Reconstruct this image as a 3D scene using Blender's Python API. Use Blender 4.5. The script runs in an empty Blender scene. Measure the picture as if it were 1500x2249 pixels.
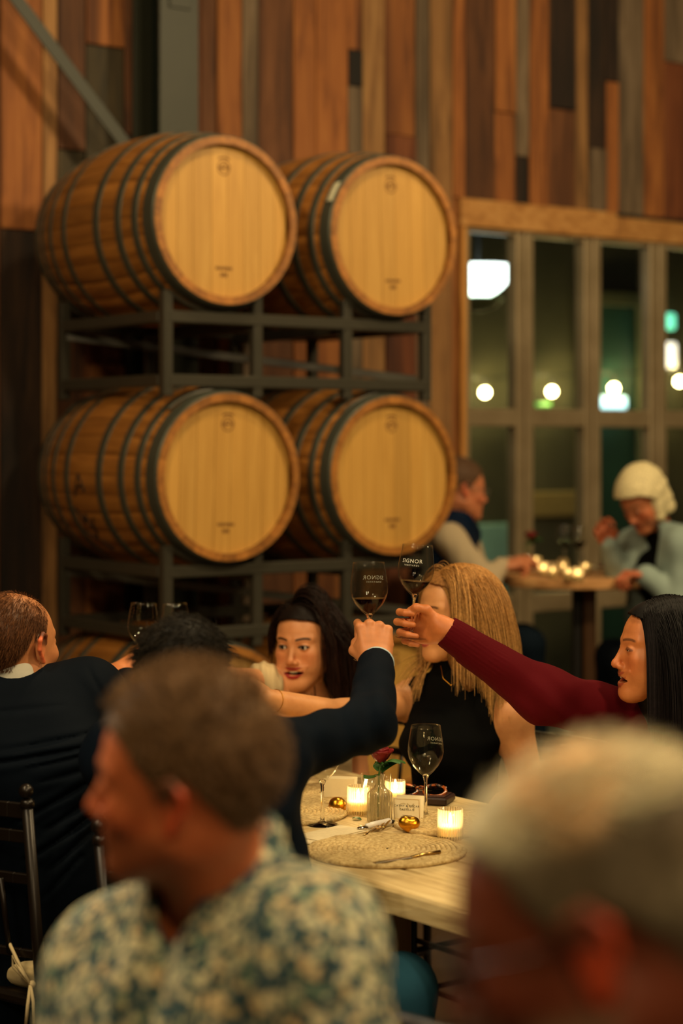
import bpy, math, random
import numpy as np
from mathutils import Vector, Matrix
random.seed(7); RNG = np.random.default_rng(7)
S = bpy.context.scene
C = bpy.context.collection
PI = math.pi
# ------------------------------------------------------------------ camera
F = 4300.0; HX = 750.0; HY = 980.0; H = 1.6         # focal length (px of 1500x2249), horizon, eye height
def at(px, py, D): return Vector(((px-HX)/F*D, D, H-(py-HY)/F*D))
def on_plane(px, py, z):
    D = (H-z)*F/(py-HY); return at(px, py, D)
cd = bpy.data.cameras.new('camera'); cam = bpy.data.objects.new('camera', cd); C.objects.link(cam)
cam.location = (0, 0, H); cam.rotation_euler = (PI/2, 0, 0)
cd.sensor_fit = 'VERTICAL'; cd.sensor_height = 36; cd.lens = F/2249*36
cd.shift_y = -(2249/2-HY)/2249; cd.clip_start = .05; cd.clip_end = 200
cd.dof.use_dof = True; cd.dof.focus_distance = 4.4; cd.dof.aperture_fstop = cd.lens/35.0
S.camera = cam
# ------------------------------------------------------------------ world, lights, exposure
w = bpy.data.worlds.new('world'); S.world = w; w.use_nodes = True
w.node_tree.nodes['Background'].inputs[0].default_value = (.30, .20, .105, 1)
w.node_tree.nodes['Background'].inputs[1].default_value = .055
S.view_settings.view_transform = 'Standard'; S.view_settings.look = 'None'
S.view_settings.exposure = -.22; S.view_settings.gamma = 1; S.view_settings.use_curve_mapping = False
def area(name, loc, target, size, power, col):
    l = bpy.data.lights.new(name, 'AREA'); l.shape = 'DISK'; l.size = size; l.energy = power; l.color = col
    o = bpy.data.objects.new(name, l); C.objects.link(o); o.location = loc
    o.rotation_euler = (Vector(target)-Vector(loc)).to_track_quat('-Z', 'Y').to_euler(); return o
WARM = (1.0, .75, .40)
area('unseen_lamp', (1.7, 3.0, 3.9), (.1, 5.0, 1.0), .35, 74, WARM)
area('unseen_lamp', (-1.5, 3.0, 4.2), (-.3, 6.4, 1.7), .45, 66, WARM)
area('unseen_lamp', (3.2, 5.6, 4.2), (.9, 8.8, 1.4), .45, 120, WARM)
area('unseen_lamp', (.6, 5.9, 4.6), (.0, 4.0, .9), .35, 62, WARM)
area('unseen_lamp', (.5, -1.3, 3.4), (0, 5.0, 1.3), .6, 42, WARM)
area('unseen_lamp', (-1.15, 3.1, 2.0), (-.25, 2.2, 1.35), .12, 13, (1, .84, .58))  # unseen lamp added for the rim on the floral-shirt man's forehead
area('unseen_lamp', (1.0, .9, 2.5), (-.1, 2.25, 1.15), .15, 9, (1, .74, .42))  # unseen lamp added for the highlight on his neck
area('unseen_lamp', (-1.6, 1.2, 3.2), (-.1, 3.6, 1.1), .4, 22, WARM)
area('unseen_lamp', (.75, 1.85, 2.8), (.15, 1.45, 1.2), .25, 34, (1, .78, .48))  # unseen lamp added to brighten the crown of the nearest man
area('unseen_lamp', (-1.4, 2.9, 2.8), (-.3, 2.2, 1.2), .25, 12, (1, .76, .46))
# ------------------------------------------------------------------ helpers
def lin(c):
    if isinstance(c, str):
        c = [int(c[i:i+2], 16)/255 for i in (0, 2, 4)]
        return tuple(x/12.92 if x <= .04045 else ((x+.055)/1.055)**2.4 for x in c)
    return tuple(c)
class NT:
    def __init__(s, name):
        s.m = bpy.data.materials.new(name); s.m.use_nodes = True; s.t = s.m.node_tree; s.n = s.t.nodes
        s.b = s.n['Principled BSDF']; s.out = s.n['Material Output']
    def new(s, ty, **kw):
        n = s.n.new(ty)
        for k, v in kw.items():
            if k in n.inputs: n.inputs[k].default_value = v
            else: setattr(n, k, v)
        return n
    def link(s, a, b): s.t.links.new(a, b)
    def val(s, k, v): s.b.inputs[k].default_value = v
    def coord(s, scale=(1,1,1), kind='Object'):
        tc = s.new('ShaderNodeTexCoord'); mp = s.new('ShaderNodeMapping'); mp.inputs['Scale'].default_value = scale
        s.link(tc.outputs[kind], mp.inputs[0]); return mp.outputs[0]
    def noise(s, vec, scale=5, detail=4, rough=.6, dist=0):
        n = s.new('ShaderNodeTexNoise'); n.inputs['Scale'].default_value = scale; n.inputs['Detail'].default_value = detail
        n.inputs['Roughness'].default_value = rough; n.inputs['Distortion'].default_value = dist
        if vec is not None: s.link(vec, n.inputs['Vector'])
        return n.outputs['Fac']
    def ramp(s, fac, stops):
        r = s.new('ShaderNodeValToRGB'); e = r.color_ramp.elements
        while len(e) < len(stops): e.new(.5)
        for i, (p, c) in enumerate(stops):
            e[i].position = p; c = lin(c); e[i].color = (*c, 1)
        s.link(fac, r.inputs[0]); return r.outputs[0]
    def mix(s, a, b, fac, mode='MIX'):
        n = s.new('ShaderNodeMix', data_type='RGBA', blend_type=mode)
        for sock, v in ((n.inputs[6], a), (n.inputs[7], b), (n.inputs[0], fac)):
            if hasattr(v, 'links'): s.link(v, sock)
            elif isinstance(v, (int, float)): sock.default_value = v
            else: sock.default_value = (*lin(v), 1)
        return n.outputs[2]
    def bump(s, h, strength=.3, dist=.01):
        b = s.new('ShaderNodeBump'); b.inputs['Strength'].default_value = strength; b.inputs['Distance'].default_value = dist
        s.link(h, b.inputs['Height']); s.link(b.outputs[0], s.b.inputs['Normal'])
    def base(s, v): s.link(v, s.b.inputs['Base Color'])
def plain(name, col, rough=.5, metal=0, bump=0, bscale=60, spec=.5, sheen=0, **kw):
    t = NT(name); t.val('Roughness', rough); t.val('Metallic', metal); t.val('Specular IOR Level', spec)
    if sheen: t.val('Sheen Weight', sheen)
    v = t.coord(); n = t.noise(v, bscale*.2)
    c = lin(col); t.base(t.mix(tuple(x*.82 for x in c), tuple(min(1, x*1.12) for x in c), n))
    if bump: t.bump(t.noise(v, bscale), bump, .003)
    for k, x in kw.items(): t.val(k.replace('_', ' '), x)
    return t.m
def glow(name, col, strength):
    t = NT(name); t.b.inputs['Emission Color'].default_value = (*lin(col), 1); t.b.inputs['Emission Strength'].default_value = strength
    t.b.inputs['Base Color'].default_value = (*lin(col), 1); return t.m
def mesh(name, V, Fc, m=None, parent=None, smooth=True, col=None, mats=None, fm=None):
    me = bpy.data.meshes.new(name); V = np.asarray(V, np.float32)
    if isinstance(Fc, np.ndarray):
        n = len(Fc); k = Fc.shape[1]
        me.vertices.add(len(V)); me.vertices.foreach_set('co', V.ravel()); me.loops.add(n*k); me.polygons.add(n)
        me.loops.foreach_set('vertex_index', Fc.astype(np.int32).ravel()); me.polygons.foreach_set('loop_start', np.arange(n, dtype=np.int32)*k)
        me.polygons.foreach_set('loop_total', np.full(n, k, np.int32)); me.update(calc_edges=True)
    else:
        me.from_pydata([tuple(map(float, v)) for v in V], [], Fc); me.update()
    if smooth: me.polygons.foreach_set('use_smooth', np.ones(len(me.polygons), bool))
    if col is not None:
        a = me.color_attributes.new('Col', 'FLOAT_COLOR', 'POINT'); c = np.ones((len(V), 4), np.float32); c[:, :3] = col
        a.data.foreach_set('color', c.ravel())
    for x in (mats or ([m] if m else [])): me.materials.append(x)
    if fm is not None: me.polygons.foreach_set('material_index', np.asarray(fm, np.int32))
    o = bpy.data.objects.new(name, me); C.objects.link(o)
    if parent: o.parent = parent
    return o
def tag(o, label=None, cat=None, group=None, kind=None):
    for k, v in (('label', label), ('category', cat), ('group', group), ('kind', kind)):
        if v: o[k] = v
    return o
def empty(name, loc=(0,0,0), label=None, cat=None, group=None, rz=0, kind=None):
    o = bpy.data.objects.new(name, None); C.objects.link(o); o.location = loc; o.rotation_euler = (0, 0, rz)
    o.empty_display_size = .05
    return tag(o, label, cat, group, kind)
def place(root, loc):      # things modelled in world coordinates get their origin at their base
    root.location = loc
    for ch in root.children: ch.matrix_parent_inverse = Matrix.Translation(-Vector(loc))
    return root
def copy_tree(o, parent=None):
    c = o.copy(); C.objects.link(c); c.parent = parent
    for ch in list(o.children): copy_tree(ch, c)
    return c
class MB:
    """collects simple solids into one mesh"""
    def __init__(s): s.v = []; s.f = []
    def add(s, V, Fc):
        o = len(s.v); s.v += [tuple(map(float, v)) for v in V]; s.f += [tuple(i+o for i in f) for f in Fc]; return s
    def box(s, c, size, R=None, bev=0):
        x, y, z = [k/2 for k in size]; V = []
        if bev:
            b = min(bev, x*.9, y*.9, z*.9)
            for sx in (-1,1):
                for sy in (-1,1):
                    for sz in (-1,1): V += [(sx*x, sy*(y-b), sz*(z-b)), (sx*(x-b), sy*y, sz*(z-b)), (sx*(x-b), sy*(y-b), sz*z)]
            def i(a, b_, c_, k): return ((a*2+b_)*2+c_)*3+k
            Fc = []
            for a in (0,1): Fc.append([i(a,0,0,0), i(a,1,0,0), i(a,1,1,0), i(a,0,1,0)][::1 if a else -1])
            for a in (0,1): Fc.append([i(0,a,0,1), i(1,a,0,1), i(1,a,1,1), i(0,a,1,1)][::-1 if a else 1])
            for a in (0,1): Fc.append([i(0,0,a,2), i(1,0,a,2), i(1,1,a,2), i(0,1,a,2)][::1 if a else -1])
            for a in (0,1):
                for b_ in (0,1):
                    Fc.append([i(a,b_,0,0), i(a,b_,0,1), i(a,b_,1,1), i(a,b_,1,0)][::1 if a^b_ else -1])
                    Fc.append([i(a,0,b_,0), i(a,1,b_,0), i(a,1,b_,2), i(a,0,b_,2)][::-1 if a^b_ else 1] if False else [i(a,0,b_,0), i(a,0,b_,2), i(a,1,b_,2), i(a,1,b_,0)][::-1 if a^b_ else 1])
                    Fc.append([i(0,a,b_,1), i(0,a,b_,2), i(1,a,b_,2), i(1,a,b_,1)][::1 if a^b_ else -1])
                    for c_ in (0,1): Fc.append([i(a,b_,c_,0), i(a,b_,c_,1), i(a,b_,c_,2)][::1 if a^b_^c_ else -1])
        else:
            V = [(sx*x, sy*y, sz*z) for sx in (-1,1) for sy in (-1,1) for sz in (-1,1)]
            Fc = [(0,1,3,2), (4,6,7,5), (0,4,5,1), (2,3,7,6), (0,2,6,4), (1,5,7,3)]
        M = R if R is not None else Matrix.Identity(3)
        return s.add([M @ Vector(v) + Vector(c) for v in V], Fc)
    def bar(s, a, b, wd, dp=None, side=(0,0,1), bev=.002):
        a = Vector(a); b = Vector(b); d = (b-a); L = d.length; d.normalize(); sd = Vector(side)
        if abs(d.dot(sd)) > .99: sd = Vector((1,0,0))
        yv = d.cross(sd).normalized(); zv = yv.cross(d) * -1
        zv = d.cross(yv)
        R = Matrix((d, yv, zv)).transposed()
        return s.box((a+b)/2, (L, wd, dp or wd), R, bev)
    def tube(s, pts, r, n=10, caps=True):
        pts = [Vector(p) for p in pts]; V = []; Fc = []
        rs = r if hasattr(r, '__len__') else [r]*len(pts)
        up = Vector((0,0,1)); prev = None
        for k, p in enumerate(pts):
            t = (pts[min(k+1, len(pts)-1)] - pts[max(k-1, 0)]).normalized()
            if prev is None: a = t.cross(up if abs(t.z) < .95 else Vector((1,0,0))).normalized()
            else: a = (prev - t*prev.dot(t)).normalized()
            prev = a; b = t.cross(a)
            V += [p + (a*math.cos(2*PI*j/n) + b*math.sin(2*PI*j/n))*rs[k] for j in range(n)]
        for k in range(len(pts)-1):
            for j in range(n): Fc.append((k*n+j, k*n+(j+1)%n, (k+1)*n+(j+1)%n, (k+1)*n+j))
        if caps: Fc += [tuple(range(n))[::-1], tuple(range((len(pts)-1)*n, len(pts)*n))]
        return s.add(V, Fc)
    def lathe(s, prof, c=(0,0,0), n=32, M=None, wave=None):
        V = []; Fc = []; m = len(prof); c = Vector(c)
        for k, (r, z) in enumerate(prof):
            for j in range(n):
                a = 2*PI*j/n; rr = r*(1+(wave(a, z) if wave else 0)); v = Vector((rr*math.cos(a), rr*math.sin(a), z))
                V.append((M @ v if M else v)+c)
        for k in range(m-1):
            for j in range(n): Fc.append((k*n+j, k*n+(j+1)%n, (k+1)*n+(j+1)%n, (k+1)*n+j))
        if prof[0][0] > 1e-6: pass
        return s.add(V, Fc)
    def ball(s, c, r, n=12, m=8, sc=(1,1,1)):
        return s.lathe([(max(1e-5, math.sin(PI*k/m))*r, -math.cos(PI*k/m)*r) for k in range(m+1)], c, n, Matrix.Diagonal(Vector(sc)))
    def build(s, name, m, parent=None, smooth=False, auto=True):
        o = mesh(name, s.v, s.f, m, parent, smooth)
        return o
def smoothflag(o, ang=35):
    me = o.data; me.polygons.foreach_set('use_smooth', np.ones(len(me.polygons), bool))
    import bmesh
    bm = bmesh.new(); bm.from_mesh(me)
    for e in bm.edges:
        if len(e.link_faces) == 2 and e.calc_face_angle(0) > math.radians(ang): e.smooth = False
    bm.to_mesh(me); bm.free(); return o
def text_verts(body, size, depth=0, align='CENTER', spacing=1.0):
    cu = bpy.data.curves.new('t', 'FONT'); cu.body = body; cu.size = size; cu.align_x = align; cu.align_y = 'CENTER'; cu.space_character = spacing
    cu.resolution_u = 3; cu.extrude = depth
    o = bpy.data.objects.new('t', cu); C.objects.link(o)
    dg = bpy.context.evaluated_depsgraph_get(); me = bpy.data.meshes.new_from_object(o.evaluated_get(dg))
    V = [v.co.copy() for v in me.vertices]; Fc = [tuple(p.vertices) for p in me.polygons]
    bpy.data.objects.remove(o); bpy.data.curves.remove(cu); bpy.data.meshes.remove(me)
    return V, Fc
# ------------------------------------------------------------------ signed distance modelling for bodies, clothes, fruit
class P:
    """list of smooth-blended solids"""
    def __init__(s, M=None): s.ops = []; s.M = M; s.sc = 1.0
    def frame(s, o=None, R=None, sc=1.0):       # rows of R: local axes in world
        s.M = None if o is None else (np.array(o, np.float32), np.array(R, np.float32), sc); return s
    def loc(s, Pw):
        if s.cur is None: return Pw
        o, R, sc = s.cur; return ((Pw-o)@R.T)/sc
    def _add(s, fn, op, k):
        M = s.M
        if M is None: g = fn; 
        else:
            o, R, sc = M
            g = lambda X, fn=fn, o=o, R=R, sc=sc: fn(((X-o)@R.T)/sc)*sc
            k = k*sc
        s.ops.append((g, op, k)); return s
    def cone(s, a, b, ra, rb, k=.01, op='u', sym=False, flat=None, q=1):
        a = np.array(a, np.float32); b = np.array(b, np.float32); ab = b-a; L = float(ab@ab)+1e-9
        if flat is not None: fl = np.array(flat, np.float32); fl /= np.linalg.norm(fl)
        def fn(X):
            if sym: X = X*np.array([1,1,1], np.float32); X[..., 0] = np.abs(X[..., 0])
            p = X-a; h = np.clip((p@ab)/L, 0, 1); r = p-h[..., None]*ab
            if flat is not None:
                c = r@fl; r = r+(c*(1/q-1))[..., None]*fl
            return (np.sqrt((r*r).sum(-1))-(ra+(rb-ra)*h))*(min(q, 1) if flat is not None else 1)
        return s._add(fn, op, k)
    def ell(s, c, r, k=.01, op='u', sym=False, R=None):
        c = np.array(c, np.float32); r = np.array(r, np.float32); R = None if R is None else np.array(R, np.float32)
        def fn(X):
            if sym: X = X*np.array([1,1,1], np.float32); X[..., 0] = np.abs(X[..., 0])
            p = X-c
            if R is not None: p = p@R.T
            a = p/r; k0 = np.sqrt((a*a).sum(-1))+1e-9; b = a/r; k1 = np.sqrt((b*b).sum(-1))+1e-9
            return k0*(k0-1)/k1
        return s._add(fn, op, k)
    def plane(s, p0, n, k=.003, op='s'):
        p0 = np.array(p0, np.float32); n = np.array(n, np.float32); n /= np.linalg.norm(n)
        return s._add(lambda X: -((X-p0)@n), op, k)     # op 's' removes the half space n points to
    def fn(s, f, op='u', k=.01): return s._add(f, op, k)
    def chain(s, pts, rs, k=.02, **kw):
        for i in range(len(pts)-1): s.cone(pts[i], pts[i+1], rs[i], rs[i+1], k, **kw)
        return s
    def ev(s, X, only=None):
        d = np.full(X.shape[:-1], 9.0, np.float32)
        for g, op, k in s.ops: d = comb(d, g(X), op, k)
        return d
def comb(d, e, op, k):
    if op == 'u':
        if k <= 0: return np.minimum(d, e)
        h = np.maximum(k-np.abs(d-e), 0)/k; return np.minimum(d, e)-h*h*k*.25
    if op == 's': e = -e
    if k <= 0: return np.maximum(d, e)
    h = np.maximum(k-np.abs(d-e), 0)/k; return np.maximum(d, e)+h*h*k*.25
def sdf(prim, vox, lo, hi, disp=None, m=8, dmax=.004):
    lo = np.array(lo, np.float32); hi = np.array(hi, np.float32); B = m*vox
    nb = np.ceil((hi-lo)/B).astype(int); g = np.stack(np.meshgrid(*[np.arange(n) for n in nb], indexing='ij'), -1).reshape(-1, 3)
    cen = lo+(g+.5)*B; rad = B*.87
    cen = cen.astype(np.float32); d = np.full(len(cen), 9.0, np.float32); vals = []
    for f, op, k in prim.ops:
        e = f(cen); vals.append(e); d = comb(d, e, op, k)
    act = np.abs(d) < rad*1.35+dmax; g = g[act]; d0 = d[act]; vals = [v[act] for v in vals]
    nbk = len(g); c1 = np.stack(np.meshgrid(*[np.arange(m+1)]*3, indexing='ij'), -1).reshape(-1, 3)
    X = (lo+(g[:, None, :]*m+c1[None])*vox).astype(np.float32)
    D = np.full(X.shape[:2], 9.0, np.float32)
    for (f, op, k), v in zip(prim.ops, vals):
        if op == 'u': sel = v-rad*1.6 < d0+rad*1.6+k
        elif op == 's': sel = -v+rad*1.6 > d0-rad*1.6-k
        else: sel = v+rad*1.6 > d0-rad*1.6-k
        if sel.all(): D = comb(D, f(X), op, k)
        elif sel.any(): D[sel] = comb(D[sel], f(X[sel]), op, k)
    if disp is not None: D = D-disp(X)
    D = D.reshape(nbk, m+1, m+1, m+1); s = D < 0
    off = [(a, b, c) for a in (0,1) for b in (0,1) for c in (0,1)]
    cor = np.stack([s[:, a:a+m, b:b+m, c:c+m] for a, b, c in off], -1); cnt = cor.sum(-1); mix = (cnt > 0) & (cnt < 8)
    bi, i, j, k_ = np.nonzero(mix)
    dv = np.stack([D[bi, i+a, j+b, k_+c] for a, b, c in off], -1)
    acc = np.zeros((len(bi), 3)); num = np.zeros(len(bi))
    for x in range(8):
        for y in range(x+1, 8):
            df = np.array(off[y])-np.array(off[x])
            if abs(df).sum() != 1: continue
            a = dv[:, x]; b = dv[:, y]; cr = (a < 0) != (b < 0); t = np.where(cr, a/np.where(cr, a-b, 1), 0)
            acc += cr[:, None]*(np.array(off[x])+t[:, None]*df); num += cr
    cell = g[bi]*m+np.stack([i, j, k_], -1); V = lo+(cell+acc/num[:, None])*vox
    N = (nb*m+2).astype(np.int64); key = lambda c: (c[:, 0]*N[1]+c[:, 1])*N[2]+c[:, 2]
    kk = key(cell.astype(np.int64)); order = np.argsort(kk); ks = kk[order]; quads = []
    for ax in range(3):
        d1 = [0,0,0]; d1[ax] = 1; s0 = s[:, :m, :m, :m]; s1 = s[:, d1[0]:d1[0]+m, d1[1]:d1[1]+m, d1[2]:d1[2]+m]
        b2, a, b, c = np.nonzero(s0 != s1); base = (g[b2]*m+np.stack([a, b, c], -1)).astype(np.int64); inside = s0[b2, a, b, c]
        u = (ax+1) % 3; v = (ax+2) % 3; eu = np.zeros(3, np.int64); eu[u] = 1; ev = np.zeros(3, np.int64); ev[v] = 1
        q = []
        ok = np.ones(len(base), bool)
        for dd in (0*eu, eu, eu+ev, ev):
            kx = key(base-dd); p = np.searchsorted(ks, kx); p = np.minimum(p, len(ks)-1); ok &= ks[p] == kx; q.append(order[p])
        q = np.stack(q, -1)[ok]; ins = inside[ok]; q[~ins] = q[~ins][:, ::-1]; quads.append(q)
    return V.astype(np.float32), np.concatenate(quads)
def nz(X, sc, seed=0):     # cheap smooth pseudo-noise, roughly -1..1
    r = np.random.default_rng(seed); o = 0
    for k in range(5):
        w = r.normal(size=3)*sc*(1+k*.35); o = o+np.sin(X@w.astype(np.float32)+r.uniform(0, 6.28))/(1+.3*k)
    return o/2.6
def joinVF(parts):
    V = []; Fc = []; cs = []; o = 0
    for v, f, c in parts:
        V.append(v); Fc.append(f+o); cs.append(c); o += len(v)
    return np.concatenate(V), np.concatenate(Fc), np.concatenate(cs)
def frame(fwd, up=(0,0,1)):  # rows: right(x), forward(y), up(z)
    f = Vector(fwd).normalized(); u = Vector(up); x = f.cross(u).normalized(); u = x.cross(f).normalized()
    return np.array([x, f, u], np.float32)
# ------------------------------------------------------------------ setting: wall, window, floor
TH = math.radians(36); U = Vector((math.cos(TH), math.sin(TH), 0)); N = Vector((math.sin(TH), -math.cos(TH), 0)); ZZ = Vector((0,0,1))
O = Vector((-.406, 6.8, 0)); WN = -1.24
def W(s, n, z): return O + U*s + N*n + ZZ*z          # wall coordinates: along, out of the wall, up
def s_at(px, n=WN):
    r = (px-HX)/F; b = O+N*n; return (r*b.y-b.x)/(U.x-r*U.y)
def z_at(px, py, n=WN):
    s = s_at(px, n); D = (O+U*s+N*n).y; return H-(py-HY)/F*D
RW = Matrix((U, -N, ZZ)).transposed()                # box axes: x along the wall, y into the wall, z up
def wbox(mb, s0, s1, n0, n1, z0, z1, bev=.002):
    return mb.box(W((s0+s1)/2, (n0+n1)/2, (z0+z1)/2), (s1-s0, abs(n1-n0), z1-z0), RW, bev)
t = NT('concrete_floor'); v = t.coord((1,1,1)); t.base(t.ramp(t.noise(v, 3, 6), [(.3, '2A1F16'), (.7, '4A3828')])); t.val('Roughness', .45); M_FLOOR = t.m
mb = MB(); mb.box((1.5, 5, -.05), (18, 18, .1)); fl = mb.build('floor', M_FLOOR); tag(fl, 'brown sealed concrete floor', kind='structure')
def wood(name, stops, sc=(9, 9, .8), rough=.75, rnd=.35, knots=True, bump=.35):
    t = NT(name); v = t.coord(sc); oi = t.new('ShaderNodeObjectInfo')
    off = t.new('ShaderNodeVectorMath', operation='ADD'); sc_ = t.new('ShaderNodeVectorMath', operation='SCALE'); 
    cmb = t.new('ShaderNodeCombineXYZ'); 
    for i in range(3): t.link(oi.outputs['Random'], cmb.inputs[i])
    t.link(cmb.outputs[0], sc_.inputs[0]); sc_.inputs['Scale'].default_value = 31; t.link(v, off.inputs[0]); t.link(sc_.outputs[0], off.inputs[1])
    n1 = t.noise(off.outputs[0], 2.2, 8, .65, .8); c = t.ramp(n1, stops)
    hs = t.new('ShaderNodeHueSaturation'); mr = t.new('ShaderNodeMapRange'); mr.inputs['To Min'].default_value = 1-rnd; mr.inputs['To Max'].default_value = 1+rnd
    t.link(oi.outputs['Random'], mr.inputs[0]); t.link(mr.outputs[0], hs.inputs['Value']); t.link(c, hs.inputs['Color'])
    out = hs.outputs[0]
    if knots:
        k = t.noise(off.outputs[0], .55, 2, .5); out = t.mix(out, lin(stops[0][1]), t.ramp(k, [(.56, '000000'), (.66, 'FFFFFF')]))
    t.base(out); t.val('Roughness', rough); t.bump(n1, bump, .004); return t.m
PAL = {}
for k, (a, b, c) in dict(orange=('5C3216','965A2A','AD7038'), brown=('3A2112','643C20','7C5030'), tan=('5F4326','94693D','B08552'), grey=('45382A','6F5C47','8A7660'),
        dark=('120C08','2A1A10','47301C'), rust=('42200F','6E3A1C','88502C'), green=('241F12','3E3420','5C4A2C')).items():
    PAL[k] = wood('reclaimed_'+k+'_wood', [(.3, a), (.5, b), (.72, c)], rnd=.12)
wall = empty('wall_back', W(0, WN, 0)); tag(wall, 'wall clad in vertical reclaimed wood planks of mixed browns', kind='structure')
mb = MB(); wbox(mb, -3.2, 6.5, WN-.14, WN-.04, 2.74, 5.6, 0); wbox(mb, -3.2, s_at(1004), WN-.14, WN-.04, 0, 2.74, 0)
o = mb.build('backing', plain('wall_backing', '120B07', .9), wall); o.matrix_parent_inverse = wall.matrix_world.inverted() if False else Matrix.Translation(-wall.location)
SW0 = s_at(1030)                                     # left edge of the glass
ZT = z_at(1010, 436)                                 # top of the wooden header over the window
def plank(s0, s1, z0, z1, kind, pr=0):
    m = MB(); wbox(m, s0+.0025, s1-.0025, WN-.04, WN+pr, z0+.002, z1-.002, .003)
    c = W((s0+s1)/2, WN, (z0+z1)/2); m.v = [tuple(Vector(v)-c) for v in m.v]
    o = m.build('plank', PAL[kind], wall); o.location = c; o.matrix_parent_inverse = Matrix.Translation(-wall.location)
cols = [(-60,0,[(None,'brown')]),(0,92,[(505,'orange'),(None,'dark')]),(92,125,[(None,'tan')]),(125,187,[(330,'brown'),(700,'green'),(None,'brown')]),(187,272,[(102,'orange'),(420,'green'),(800,'rust'),(None,'orange')]),
 (272,350,[(300,'brown'),(None,'dark')]),(350,440,[(700,'rust'),(None,'orange')]),(440,475,[(None,'brown')]),(475,530,[(None,'orange')]),(530,566,[(None,'grey')]),(566,642,[(None,'brown')]),
 (642,692,[(None,'orange')]),(692,763,[(None,'orange')]),(763,795,[(110,'orange'),(190,'dark'),(None,'grey')]),(795,845,[(None,'tan')]),(845,912,[(298,'orange'),(None,'rust')]),(912,942,[(None,'grey')]),
 (942,992,[(None,'tan')]),(992,1020,[(None,'orange')]),(1020,1085,[(None,'brown')]),(1085,1131,[(248,'orange'),(None,'orange')]),(1131,1160,[(345,'grey'),(None,'dark')]),(1160,1203,[(None,'orange')]),
 (1203,1263,[(240,'dark'),(None,'brown')]),(1263,1292,[(None,'tan')]),(1292,1330,[(326,'dark'),(None,'grey')]),(1330,1358,[(180,'dark'),(None,'orange')]),(1358,1413,[(None,'grey')]),(1413,1458,[(None,'orange')]),(1458,1530,[(140,'grey'),(None,'rust')])]
rr = random.Random(3)
for a, b, segs in cols:
    s0, s1 = s_at(a), s_at(b); top = 5.4; base = 0 if b <= 1004 else ZT
    if a < 1004 < b: base = 0; s1w = s1
    for py, kind in segs:
        bot = base if py is None else z_at((a+b)/2, py)
        if b > 1004 and a < 1004: plank(s0, s1, ZT, top, kind, rr.uniform(.002, .012)); plank(s0, s_at(1004), 0, ZT, kind, .004)
        else: plank(s0, s1, max(bot, base), top, kind, rr.uniform(.0, .014))
        top = bot
s = s_at(-60)
while s > -3.1:
    wd = rr.uniform(.09, .17); plank(s-wd, s, 0, 2.2, rr.choice(list(PAL)), rr.uniform(0, .012)); plank(s-wd, s, 2.2, 5.4, rr.choice(list(PAL)), rr.uniform(0, .012)); s -= wd
s = s_at(1530)
while s < 6.3:
    wd = rr.uniform(.09, .17); plank(s, s+wd, ZT, 5.4, rr.choice(list(PAL)), rr.uniform(0, .012)); s += wd
M_TRIM = wood('pine_trim', [(.3, '8A5A2C'), (.5, 'B88245'), (.7, 'CC9A5C')], sc=(.9, 9, 9), rnd=.08, knots=False)
M_TRIMV = wood('pine_trim_upright', [(.3, '9A6228'), (.5, 'C88A42'), (.7, 'D89C50')], sc=(9, 9, .9), rnd=.08, knots=False)
ZB = z_at(1040, 500)
m = MB(); wbox(m, s_at(1004), s_at(1345), WN-.04, WN+.035, ZB-.0, ZT, .004); tag(m.build('trim_1', M_TRIM), 'pale pine header board over the window, left length', kind='structure')
m = MB(); wbox(m, s_at(1346), 6.2, WN-.04, WN+.03, ZB-.0, ZT-.02, .004); tag(m.build('trim_2', M_TRIM), 'pale pine header board over the window, right length', kind='structure')
m = MB(); wbox(m, s_at(1005), SW0-.035, WN-.04, WN+.03, 0, ZB, .004); tag(m.build('trim_3', M_TRIMV), 'orange pine upright board at the left side of the window', kind='structure')
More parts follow.
